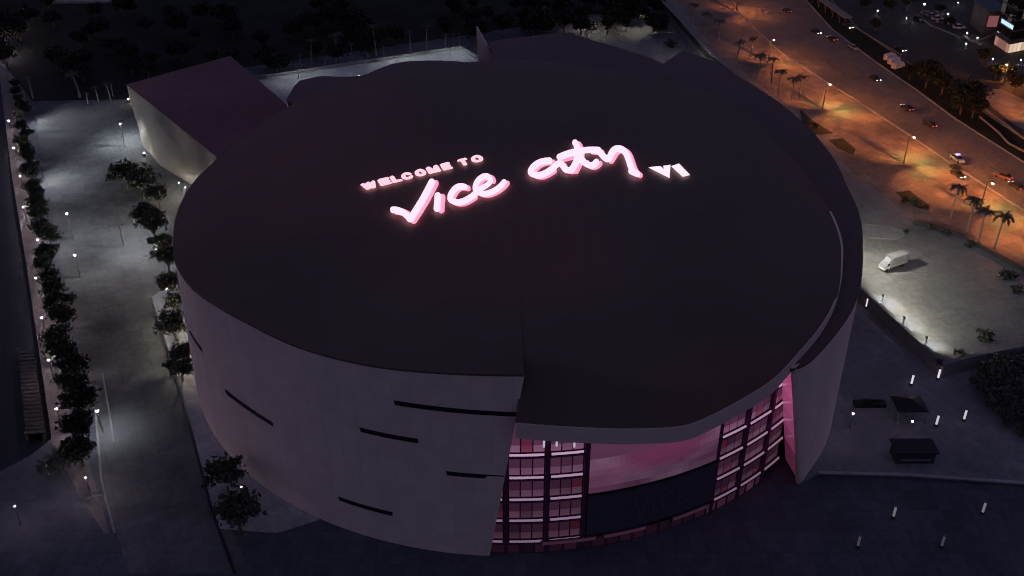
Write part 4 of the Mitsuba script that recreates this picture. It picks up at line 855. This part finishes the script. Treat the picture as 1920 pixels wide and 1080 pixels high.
# tree row along the waterfront path
rowpts = [(-163.0, 138.63), (-145.9, 102.82), (-130.6, 69.61), (-119.9, 47.77), (-107.84, 23.67), (-99.19, 5.27), (-91.4, -10.84), (-85.04, -23.39), (-79.02, -35.47), (-75.35, -43.55)]
rl_ = LineString(rowpts)
nrow = 32
for i in range(nrow):
    p = rl_.interpolate(i / (nrow - 1), normalized=True)
    s = random.uniform(.4, .58) + .42 * (i / nrow)
    stamp('row_tree', row_t[i % 4], mat4(p.x + random.uniform(-1.0, 1.0), p.y + random.uniform(-1, 1), 0, random.uniform(0, 360), s),
          'dense dark tree in the long row between the waterfront path and the promenade', 'tree', 'trees of the waterfront row')
for i, (x, y) in enumerate([(-175.36, 159.51), (-193.64, 199.49), (-211.22, 234.15)]):
    stamp('row_tree', row_t[i % 4], mat4(x, y, 0, i * 77, 1.1), 'dark tree overhanging the waterfront path near the top left', 'tree', 'dark trees over the far end of the path')
# trees beside the arena
for i, (x, y, s) in enumerate([(-102.83, 63.75, 1.25), (-96.82, 58.14, 1.35), (-91.1, 53.01, 1.0), (-91.34, 42.96, 0.95), (-87.74, 38.04, 1.1), (-83.61, 30.2, 0.8), (-79.67, 21.8, 1.0), (-76.5, 10.74, 0.9), (-72.79, 4.69, 0.75), (-70.18, -5.85, 1.0), (-66.16, -15.21, 0.8), (-65.16, -19.63, 0.8)]):
    lb = (('largest leafy tree beside the promenade, left of its twin near the warm lamps' if i == 0 else 'second largest leafy tree, right of its twin near the warm lamps') if i < 2 else 'leafy tree between the promenade and the curved arena wall')
    stamp('wall_tree', arena_t[i % 4], mat4(x, y, 0, i * 67, s), lb, 'tree', None if i < 2 else 'trees along the left arena wall')
for i, (x, y) in enumerate([(-48.68, -51.24), (-44.28, -60.93)]):
    stamp('round_tree', arena_t[i], mat4(x, y, 0, i * 90, 1.05 + .12 * i), ('upper round tree on the pale sidewalk at the bottom left', 'lower round tree on the pale sidewalk at the bottom left')[i], 'tree')
for i, (x, y) in enumerate([(-79.12, -45.2), (-76.8, -43.8), (-81.23, -46.57)]):
    stamp('squat_palm', squat[i % 2], mat4(x, y, 0, i * 80, 1.0 - .12 * i), ('spiky palm at the lower end of the tree row, middle', 'spiky palm at the lower end of the tree row, right', 'spiky palm at the lower end of the tree row, left')[i], 'palm')
# palms and trees in the dark behind the arena
fp = [(-140.52, 132.44), (-155.22, 131.04), (-130.08, 133.38), (-129.21, 128.73), (-135.79, 126.44), (-132.85, 127.81), (-73.3, 159.51), (-70.13, 162.76), (-65.63, 163.85), (-61.66, 164.95), (-56.84, 168.27), (-48.83, 172.8), (-51.43, 170.52), (-45.84, 171.66), (-36.68, 176.25), (-31.05, 178.58), (-21.61, 183.93), (-24.33, 179.76), (-19.17, 182.13), (-6.1, 199.49), (3.07, 202.73), (9.26, 204.7), (12.38, 206.02), (20.81, 210.03), (-74.77, 157.38), (-80.61, 154.22), (27.29, 214.12)]
for i, (x, y) in enumerate(fp):
    s = {0: 1.35, 9: 1.4, 1: 1.0, 11: 1.1, 15: .9}.get(i, random.uniform(.55, .95))
    stamp('park_palm', far_palms[i % 4], mat4(x, y, 0, i * 47, s), 'tall pale-trunked palm standing alone in the dark park at the top left' if i == 0 else ('tallest palm behind the rear terrace' if i == 9 else 'dimly lit palm in the dark park behind the arena'), 'palm tree', None if i in (0, 9) else 'palms in the park behind the arena')
pt = [(random.uniform(-190, 62), random.uniform(0, 1)) for _ in range(120)]
edgeL = np.array((-154.91, 138.15)), np.array((-120.61, 153.18)), np.array((-12.29, 202.73))
for i, (x, v) in enumerate(pt):
    y0 = 140 + max(0, (x + 90) * .42)
    y = y0 + 6 + v * (222 - y0)
    if y > 226: y = 226 - v * 10
    if x > 20: y = 190 + v * 38
    stamp('park_tree', row_t[i % 4], mat4(x, y, 0, i * 53, random.uniform(.7, 1.25)), 'near-black leafy tree in the unlit park behind the arena', 'tree', 'trees of the dark park')
# rear court trees (dark tops)
for i, (x, y) in enumerate([(37.41, 209.36), (45.01, 212.75), (58.31, 182.13), (56.34, 202.73), (30.73, 202.73)]):
    stamp('court_tree', bushes[i % 2], mat4(x, y, 0, i * 60, 1.5), 'small dark tree on the rear court, ' + ('upper left', 'top middle', 'by the dark wall end', 'centre', 'at the left edge')[i], 'tree')
# boulevard palms
bp = [(67.92, 198.17), (71.17, 187.51), (74.88, 178.58), (76.99, 155.54), (82.48, 159.49), (81.76, 142.03), (85.04, 137.89), (84.93, 127.44), (87.56, 120.78), (90.27, 121.72)]
for i, (x, y) in enumerate(bp):
    stamp('boulevard_palm', palms[i % 4], mat4(x, y, hi, i * 71, 1.0), f'{ordw[i]} palm from the top in the row on the orange sidewalk', 'palm tree', 'palms in the upper row on the boulevard sidewalk')
np_ = [(108.65, 42.09), (110.14, 35.55), (110.44, 29.29), (113.65, 27.44)]
for i, (x, y) in enumerate(np_):
    stamp('sidewalk_palm', near_palms[i], mat4(x, y, hi, i * 71, 1.0), f'{("leftmost", "second", "third", "rightmost")[i]} of the four palms at the plaza corner on the right', 'palm tree', 'four palms at the plaza corner')
# median and lot trees
for i, (x, y, s) in enumerate([(133.32, 131.38, 1.0), (136.3, 125.31, 0.8), (136.13, 109.03, 1.15), (138.57, 106.1, 0.8), (130.57, 138.63, 0.6)]):
    stamp('median_tree', big_t[i % 3], mat4(x, y, hi, i * 90, s), ('large dark tree on the median, upper of the two biggest', 'dark tree between the two biggest median trees', 'large dark tree on the median, lower of the two biggest', 'dark tree right of the lower big median tree', 'smaller dark tree at the upper end of the median clump')[i], 'tree')
for i, (x, y, s) in enumerate([(134.35, 188.6, 0.6), (146.54, 211.65, 0.7), (160.27, 153.98, 0.7), (158.62, 138.63, 0.7), (154.97, 215.13, 0.7), (165.06, 208.21, 0.6), (159.74, 126.69, 0.8), (164.33, 194.95, 0.5), (163.0, 138.63, 0.7), (138.21, 215.13, 0.6)]):
    stamp('lot_tree', row_t[i % 4], mat4(x, y, hi, i * 90, s), 'dark tree in the unlit lot at the top right', 'tree', 'trees of the unlit lot')
# dark trees right of the terrace
for i, (x, y) in enumerate([(90.77, -22.65), (94.36, -19.9), (97.75, -17.8), (101.16, -16.02), (104.62, -14.21), (91.3, -25.5), (94.45, -23.83), (97.85, -22.14), (101.09, -20.42), (91.11, -29.56), (93.96, -28.27), (96.98, -27.14), (100.25, -25.5), (91.32, -33.48), (94.42, -32.71), (97.45, -31.93), (93.17, -37.27), (96.43, -36.52)]):
    stamp('terrace_tree', bush_t[i % 3], mat4(x, y, terrace_h, i * 41, random.uniform(.7, 1.05)), 'dark leafy tree in the thicket at the right edge of the terrace', 'tree', 'trees of the thicket at the right edge')
# shrubs
sh = [(96.22, -10.47, 1.3), (100.17, 51.3, 0.8), (102.2, 49.23, 0.9), (104.2, 47.19, 0.6), (101.82, 36.57, 0.7), (104.74, 33.89, 0.8), (107.7, 28.18, 0.7), (110.73, 14.16, 1.1), (110.48, 7.87, 1.0), (120.15, 70.29, 0.9), (89.97, 99.6, 0.7), (95.46, 34.96, 0.5), (84.1, -18.53, 0.6), (89.45, -15.48, 0.7)]
shl = ['dark shrub alone near the lower corner of the pale plaza', 'left shrub in the small bed on the orange sidewalk', 'middle shrub in the small bed on the orange sidewalk', 'right shrub in the small bed on the orange sidewalk', 'shrub by the low boundary wall, leftmost', 'shrub by the low boundary wall, below the palms', 'shrub by the low boundary wall, rightmost', 'dark shrub at the right edge of the plaza, upper', 'dark shrub at the right edge of the plaza, lower', 'round shrub on the sidewalk left of the bronze car', 'shrub in the grass bed at the arena edge', 'small shrub in the kerbed island', 'small shrub at the very corner of the plaza', 'low shrub right of the plaza corner']
for i, (x, y, s) in enumerate(sh):
    stamp('shrub', bushes[i % 2], mat4(x, y, hi, i * 50, s), shl[i], 'shrub')
structure('grass_bed', cat([extr([(88.54, 113.29), (90.2, 103.64), (93.75, 94.87), (88.57, 94.09), (86.61, 102.01)], hi, hi + .15), extr([(91.34, 89.88), (95.49, 91.02), (97.05, 83.58), (95.42, 79.97), (92.42, 84.31)], hi, hi + .15), extr([(99.69, 56.15), (103.56, 57.38), (105.75, 48.94), (102.86, 47.19)], hi, hi + .15)]), 'bed_grass', 'small grass beds with kerbs beside the orange sidewalk')

# ---------------------------------------------------------------- vehicles
def prism(profile, y0, y1, inset=0.0):
    """Side profile (x, z) extruded across y, upper points inset."""
    p = np.array(profile)
    zm, zM = p[:, 1].min(), p[:, 1].max()
    ins = inset * (p[:, 1] - zm) / (zM - zm + 1e-9)
    n = len(p)
    v = np.vstack([np.c_[p[:, 0], y0 + ins, p[:, 1]], np.c_[p[:, 0], y1 - ins, p[:, 1]]])
    return trimesh.convex.convex_hull(v)


def wheel(x, y, r=.33, w=.22):
    m = trimesh.creation.cylinder(r, w, sections=14)
    m.apply_transform(trimesh.transformations.rotation_matrix(PI / 2, (1, 0, 0)))
    m.apply_translation((x, y, r))
    return m


def car_protos(paint, suv=False, tail=0.0, head=0.0, police=False):
    hgt = .25 if suv else 0
    out = [('body', mikit.ply(cat([prism([(-2.25, .35), (2.25, .35), (2.3, .6), (2.1, .82), (1.0, .95), (-2.1, .98 + hgt * .4), (-2.3, .7)], -.9, .9, .1)]), paint, smooth=30)),
           ('cabin', mikit.ply(prism([(1.0, .93), (.35, 1.42 + hgt), (-1.2, 1.45 + hgt), (-1.95, .96)], -.82, .82, .2), 'glass_dark')),
           ('cabin_roof', mikit.ply(prism([(.3, 1.40 + hgt), (.28, 1.49 + hgt), (-1.15, 1.52 + hgt), (-1.2, 1.43 + hgt)], -.62, .62, .03), paint))]
    for x in (-1.4, 1.4):
        for y in (-.8, .8):
            out.append(('wheel', mikit.ply(wheel(x, y), 'tyre', smooth=40)))
    for s in (-1, 1):
        d = mikit.ply(bx(-2.36, -2.25, s * .6 - .22, s * .6 + .22, .66, .86), 'lamp_body')
        if tail: d['emitter'] = glow((tail, tail * .06, tail * .08), .06)
        out.append(('taillight', d))
        d = mikit.ply(bx(2.2, 2.33, s * .6 - .2, s * .6 + .2, .58, .76), 'lamp_body')
        if head: d['emitter'] = glow((head, head * .95, head * .85), .06)
        out.append(('headlight', d))
    if police:
        for s in (-1, 1):
            d = mikit.ply(bx(-.55, -.15, s * .35 - .3, s * .35 + .3, 1.54 + hgt, 1.72 + hgt), 'lamp_body')
            d['emitter'] = glow((.9, .9, 5.0) if s < 0 else (.35, .4, 4.5), .3)
            out.append(('light_bar', d))
    return out


def road_angle(px):  # heading of the boulevard, towards the lower right of the picture
    return math.degrees(math.atan2(kerb[5][1] - kerb[4][1], kerb[5][0] - kerb[4][0]))


RA_ = road_angle(0)
dark_tail = car_protos('car_dark', tail=2.2)
vh = [(123.71, 100.4), (122.91, 75.75), (131.01, 65.0), (111.33, 14.16), (127.66, 160.47), (129.28, 155.05), (120.97, 169.44), (134.01, 81.41)]
stamp('car', dark_tail, mat4(*vh[0], hi + .02, RA_ + 185), 'dark car with glowing red tail lights on the boulevard', 'car')
stamp('car', car_protos('car_white', True, .5, 0, True), mat4(*vh[1], hi + .02, RA_), 'police car with flashing blue roof lights stopped on the boulevard', 'police car')
stamp('car', car_protos('car_bronze', True, 1.6, .3), mat4(*vh[2], hi + .02, RA_ + 200), 'bronze sport utility car near the right edge of the boulevard', 'car')
stamp('car', car_protos('car_dark'), mat4(*vh[3], hi + .02, 20), 'dark unlit car at the right edge of the pale plaza', 'car')
stamp('car', car_protos('car_silver'), mat4(*vh[6], hi + .02, RA_), 'silver car in the upper lanes of the boulevard', 'car')
sil, wht, drk = car_protos('car_silver', head=.6), car_protos('car_white', True), car_protos('car_dark', tail=.8)
pk = [(162.1, 206.85), (162.72, 202.81), (163.33, 198.85), (166.41, 196.24), (166.98, 192.39), (160.99, 209.58), (155.38, 202.81)]
pkl = ['silver', 'white', 'dark', 'silver', 'white', 'silver', 'dark']
for i, (x, y) in enumerate(pk):
    stamp('parked_car', {'silver': sil, 'white': wht, 'dark': drk}[pkl[i]], mat4(x, y, hi + .02, RA_ + 70 if i < 6 else RA_), f'{ordw[i]} of the parked cars in the top right lot, {pkl[i]}' if i < 6 else 'dark car with a red tail light left of the parked row', 'car', 'cars parked in the top right lot' if i < 6 else None)
fl = [(167.57, 211.53), (167.63, 206.0), (166.62, 196.65), (195.39, 210.13), (149.86, 200.61), (161.19, 170.75), (164.34, 155.08), (141.84, 210.13), (182.08, 211.53)]
fll = ['small white light far up the lot, left of two', 'small white light far up the lot, right of two', 'small light over the parked row', 'small light high at the right edge by the tower', 'small light left of the parked row', 'small light below the driveway pair', 'small light left of the shop front', 'small light by the pale shelter', 'small light above the annex']
for (x, y), lb in zip(fl, fll):
    lamp('lot_light', x, y, hi, 1.5, .16, lampI(NEUT, 1.2, 2), lb, 'lamp', None, .1)
hl = car_protos('car_dark', head=6.0, tail=1.5)
for i, (x, y, r) in enumerate([(119.39, 66.3, 0), (119.18, 138.63, 0), (121.33, 113.29, 180), (125.89, 193.66, 0), (112.3, 187.35, 0), (116.08, 179.41, 180), (107.53, 213.73, 180), (137.05, 167.73, 0), (132.15, 59.25, 180)]):
    stamp('car', hl, mat4(x, y, hi + .02, RA_ + r), ('dark car with headlights just below the police car', 'dark car with lights in the middle lanes, below the silver car', 'dark car with lights two lengths above the red tail-lit car', 'dark car with lights close to the far kerb near the shelter', 'dark car with lights in the upper middle of the boulevard', 'dark car with headlights on the upper boulevard', 'dark car farthest up the boulevard', 'dark car with headlights on the service road near the vans', 'dark car with lights at the very right edge of the boulevard')[i], 'car')
# white vans seen beside the service road
van = [('body', mikit.ply(prism([(-2.6, .4), (2.5, .4), (2.6, 1.0), (2.0, 1.3), (1.5, 2.2), (-2.55, 2.3)], -.95, .95, .12), 'car_white', smooth=30)), ('windscreen', mikit.ply(prism([(2.08, 1.3), (1.6, 2.1), (1.55, 2.05), (1.98, 1.28)], -.8, .8, .1), 'glass_dark'))] + [('wheel', mikit.ply(wheel(x, y, .36), 'tyre', smooth=40)) for x in (-1.6, 1.6) for y in (-.85, .85)]
for i, (x, y) in enumerate([(130.3, 158.28), (130.4, 153.98), (130.31, 149.77)]):
    stamp('van', van, mat4(x, y, hi + .03, RA_ + 110), f'{("upper", "middle", "lower")[i]} of three pale vans parked side by side on the service road', 'van', 'three pale vans')
# box truck on the plaza
tk = [('cargo_box', mikit.ply(bx(-4.4, 1.1, -1.2, 1.2, .95, 3.5), 'truck_white')),
      ('cab', mikit.ply(prism([(1.25, .6), (3.2, .6), (3.25, 1.35), (2.6, 1.55), (2.1, 2.4), (1.25, 2.45)], -1.05, 1.05, .12), 'car_white', smooth=30)),
      ('windscreen', mikit.ply(prism([(2.68, 1.58), (2.2, 2.32), (2.14, 2.28), (2.6, 1.54)], -.9, .9, .08), 'glass_dark')),
      ('roof_fairing', mikit.ply(prism([(1.12, 2.5), (1.9, 2.5), (1.15, 3.3)], -.9, .9, .15), 'car_white')),
      ('chassis', mikit.ply(bx(-4.3, 2.8, -.6, .6, .5, .93), 'tyre'))] + [('wheel', mikit.ply(wheel(x, y, .45, .3), 'tyre', smooth=40)) for x in (-3.0, 2.3) for y in (-.95, .95)] + \
     [('side_window', mikit.ply(bx(1.5, 2.2, s * 1.0 - .04, s * 1.0 + .04, 1.6, 2.1), 'glass_dark')) for s in (-1, 1)]
p0, p1 = [(81.97, 16.01), (90.32, 20.51)]
stamp('box_truck', tk, mat4((p0[0] + p1[0]) / 2, (p0[1] + p1[1]) / 2, hi + .02, math.degrees(math.atan2(p0[1] - p1[1], p0[0] - p1[0])), .92), 'white box truck parked alone on the pale plaza', 'truck')

# ---------------------------------------------------------------- structures on the far side
tag('transit_shelter', 'long pale flat roof on posts beside the service road at the top', 'shelter')
q0, q1 = np.array((120.1, 233.4)), np.array((125.85, 194.95))
dv = (q1 - q0) / np.linalg.norm(q1 - q0); nv = np.array([-dv[1], dv[0]])
rect = [q0 + nv * 1.6, q1 + nv * 1.6, q1 - nv * 1.6, q0 - nv * 1.6]
part('transit_shelter', 'roof', extr(rect, hi + 3.2, hi + 3.6), 'concrete')
Ls = np.linalg.norm(q1 - q0)
for d in np.arange(2, Ls, 6.5):
    for s in (-1.2, 1.2):
        c = q0 + dv * d + nv * s
        part('transit_shelter', 'post', cylm(.14, hi, hi + 3.2, 8, c[0], c[1]), 'pole_grey')
tag('guard_rail', 'thin pale guard rail running down from the shelter', 'rail')
gr = [(127.02, 196.24), (131.01, 177.61), (135.06, 160.47)]
part('guard_rail', 'rail', extr(LineString(gr).buffer(.12, cap_style=2), hi + .7, hi + 1.0), 'concrete')
lg = LineString(gr)
for d in np.arange(0, lg.length, 4):
    c = lg.interpolate(d); part('guard_rail', 'post', cylm(.08, hi, hi + .7, 6, c.x, c.y), 'pole_grey')
for j, (pts, lb) in enumerate((([(144.44, 112.86), (146.21, 102.01), (147.33, 88.0)], 'upper pale barrier beside the orange pavement at right'), ([(140.82, 106.1), (141.72, 94.87), (141.37, 86.52), (143.87, 79.97)], 'lower pale barrier beside the orange pavement at right'))):
    k = num('road_barrier'); tag(k, lb, 'barrier')
    part(k, 'rail', extr(LineString(pts).buffer(.18, cap_style=2), hi + .35, hi + .8), 'concrete')
    ln = LineString(pts)
    for d in np.arange(.2, ln.length, 5):
        c = ln.interpolate(d); part(k, 'post', cylm(.1, hi, hi + .35, 6, c.x, c.y), 'pole_grey')

# glass tower at the top right
K = np.array((173.49, 164.34)); Lf = np.array((172.64, 175.25)); Rg = np.array((184.29, 169.44))
uL, uR = (Lf - K) / np.linalg.norm(Lf - K), (Rg - K) / np.linalg.norm(Rg - K)
WL, WR = float(np.linalg.norm(Lf - K)), 26.0
tag('glass_tower', 'dark glass office tower corner with a bright blue sign and lit shop front', 'building')
foot = [tuple(K), tuple(K + uR * WR), tuple(K + uR * WR + uL * WL), tuple(K + uL * WL)]
part('glass_tower', 'core', extr(Polygon(foot).buffer(-.15, join_style=2), hi, hi + 42), 'tower_glass')


def facebox(u0, u1, z0, z1, d0, d1, side):
    u, n = (uL, -uR) if side == 'L' else (uR, -uL)
    c = [K + u * u0 + n * d0, K + u * u1 + n * d0, K + u * u1 + n * d1, K + u * u0 + n * d1]
    return extr(Polygon(c), hi + z0, hi + z1)


for z in (4.3, 7.9, 11.5, 15.1, 18.7):
    for s, w in (('L', WL), ('R', WR)):
        part('glass_tower', 'floor_band', facebox(.15, w, z, z + .5, -.2, .25, s), 'tower_frame')
for z in (4.8, 8.4, 12.0, 15.6):
    for s, w in (('L', WL), ('R', WR)):
        n_ = int(w / 2.2)
        for k in range(n_):
            if s == 'R' and k > 6: break
            key = part('glass_tower', 'window', facebox(k * w / n_ + .2, (k + 1) * w / n_ - .1, z + .05, z + 3.05, -.2, .12, s), 'glass_dark')
            if rng.random() < .12:
                scene[key]['emitter'] = glow((.05, .045, .04), .03)
for s, w, g in (('L', WL, (.42, .20, .15)), ('R', 8.0, (.85, .62, .45))):
    for k in range(int(w / 2)):
        key = part('glass_tower', 'shop_window', facebox(k * 2 + .25, k * 2 + 1.9, .3, 3.7, -.2, .1, s), 'pane_glass')
        f = .5 + .5 * rng.random()
        scene[key]['emitter'] = glow([c * f for c in g], .12)
part('glass_tower', 'awning', cat([facebox(-.6, WL, 3.8, 4.2, -.2, 1.0, 'L'), facebox(-.6, WR, 3.8, 4.2, -.2, 1.0, 'R')]), 'tower_frame')
key = part('glass_tower', 'blue_sign', facebox(.4, WL * .78, 8.6, 9.9, .3, .5, 'L'), 'lamp_body')
scene[key]['emitter'] = glow((.5, .85, 1.15), .3)
labels['glass_tower__blue_sign'] = {'label': 'bright pale blue light strip sign on the left face'}
part('glass_tower', 'sign_backing', facebox(.2, WL * .85, 8.2, 10.3, .13, .28, 'L'), 'tower_frame')
# annex; the pink light on its end wall is put in as a glowing panel
A0 = np.array((172.99, 184.88))
tag('annex_building', 'small dark annex left of the glass tower, pink light put into its end wall as glow', 'building')
c = [A0, A0 + np.array([7.5, .5]), A0 + np.array([8, 14]), A0 + np.array([.5, 14])]
part('annex_building', 'body', extr(c, hi, hi + 8.5), 'tower_frame')
key = part('annex_building', 'wall_light_glow', bx(A0[0] + .5, A0[0] + 6.6, A0[1] - .25, A0[1] - .05, hi + 3.2, hi + 7.2), 'pane_glass')
scene[key]['emitter'] = glow((.20, .07, .075), .1)
part('annex_building', 'roof', extr(Polygon(c).buffer(.4, join_style=2), hi + 8.5, hi + 8.9), 'tower_frame')
dk = [(157.27, 209.58), (157.77, 196.24), (160.49, 189.85), (162.6, 184.88), (163.19, 181.21)]
structure('driveway_kerb', cat([strip_line(dk, .3, .25, hi), strip_line([(165.74, 184.88), (165.77, 178.81), (169.05, 178.81), (176.71, 184.88)], .35, .3, hi)]), 'kerb_stone', 'curved pale kerb of the driveway by the tower')

# kiosks, parasol and island on the terrace
tag('kiosk', 'dark flat-roofed kiosk on the terrace near the step', 'kiosk')
kx, ky = (71.42, -44.2)
part('kiosk', 'body', bx(kx - 3.6, kx + 3.2, ky - .2, ky + 3.0, terrace_h, terrace_h + 2.5), 'pole_dark')
part('kiosk', 'roof', bx(kx - 4.0, kx + 3.6, ky - .6, ky + 3.4, terrace_h + 2.5, terrace_h + 2.75), 'slot_dark')
part('kiosk', 'counter', bx(kx - 2.8, kx + 2.4, ky - .5, ky - .2, terrace_h + .9, terrace_h + 1.05), 'concrete')
tag('canopy_tent', 'dark canopy tent with a small lamp at its corner beside the light columns', 'tent')
cx, cy = (74.33, -30.83)
for sx in (-2.6, 2.6):
    for sy in (-2.2, 2.2):
        part('canopy_tent', 'pole', cylm(.07, terrace_h, terrace_h + 2.6, 6, cx + sx, cy + sy), 'pole_grey')
part('canopy_tent', 'cover', trimesh.convex.convex_hull([(cx + a * 2.9, cy + b * 2.5, terrace_h + 2.6) for a in (-1, 1) for b in (-1, 1)] + [(cx, cy, terrace_h + 3.9), (cx + .05, cy, terrace_h + 3.9)]), 'slot_dark')
lx, ly = (73.32, -35.62)
k = 'canopy_tent__lamp'
scene[k] = {'type': 'sphere', 'center': [lx, ly, 3.0], 'radius': .22, 'bsdf': {'type': 'ref', 'id': 'lamp_body'}, 'emitter': glow((6, 5.4, 5.8), .3)}
lx, ly = (62.61, -34.55)
lamp('terrace_light', lx, ly, terrace_h, 3.4, .2, lampI((1, .85, .9), 5, 2), 'small lamp at the corner where the right arena wall meets the terrace', 'lamp', None, .4)
tag('planter_box', 'long dark planter at the foot of the right arena wall', 'planter')
bx0 = (68.66, -27.95)
part('planter_box', 'box', bx(bx0[0] - 3.5, bx0[0] + 2.5, bx0[1] - .8, bx0[1] + .8, terrace_h, terrace_h + .8), 'slot_dark')
part('planter_box', 'plants', leaf_crown(5, 200, 3, .9, .6, .25).apply_translation((bx0[0] - .5, bx0[1], terrace_h + 1.0)), 'leaf_dark')
tag('kerbed_island', 'oval kerbed island with a small shrub on the pale plaza', 'traffic island')
el = np.array([(82.86, 36.03), (86.9, 38.74), (91.31, 38.19), (94.34, 35.49), (94.54, 33.36), (91.77, 31.53), (86.83, 32.05), (82.89, 33.89)])
part('kerbed_island', 'kerb', extr(Polygon(el).buffer(.25).difference(Polygon(el).buffer(-.1)), hi, hi + .2), 'kerb_stone')
part('kerbed_island', 'bed', extr(Polygon(el).buffer(-.1), hi, hi + .1), 'concrete')
# front step edge
tag('front_step', 'long step along the front edge of the terrace', 'step')
part('front_step', 'tread', extr(LineString([(53.68, -46.68), (68.91, -47.22), (89.4, -49.37), (104.46, -50.56)]).buffer(.35, cap_style=2), terrace_h, terrace_h + .08), 'paving_walk')
# jetty at the far left
tag('jetty', 'dim timber jetty on the dark water beside the path at the lower left', 'jetty')
jp = [(-102.84, -8.18), (-99.78, -7.8), (-86.83, -34.41), (-90.31, -34.87)]
dirj = (np.array(jp[2]) - np.array(jp[1])); nj = 22
for k in range(nj):
    u0, u1 = k / nj + .004, (k + 1) / nj - .004
    a_, b_ = np.array(jp[0]), np.array(jp[3]); c_, d_ = np.array(jp[1]), np.array(jp[2])
    part('jetty', 'plank', extr([a_ + (b_ - a_) * u0, c_ + (d_ - c_) * u0, c_ + (d_ - c_) * u1, a_ + (b_ - a_) * u1], -1.0, -.8 + .02 * (k % 3)), 'jetty_wood')
for q in jp:
    part('jetty', 'pile', cylm(.18, -3, -.2, 8, q[0], q[1]), 'bark')
# far boat on the bay
tag('far_boat', 'faintly lit long boat far across the dark water at the top left', 'boat')
bxp = np.array((-178.93, 238.67))
part('far_boat', 'hull', trimesh.convex.convex_hull([(bxp[0] + a, bxp[1] + b, z) for a, b, z in ((-16, 0, -1), (-13, -2, 1), (14, -2, 1), (18, 0, 1.4), (14, 2, 1), (-13, 2, 1), (12, -1, -2), (12, 1, -2), (-13, 1.4, -2), (-13, -1.4, -2))]), 'car_silver')
part('far_boat', 'deckhouse', bx(bxp[0] - 9, bxp[0] + 6, bxp[1] - 1.3, bxp[1] + 1.3, 1, 3), 'car_white')
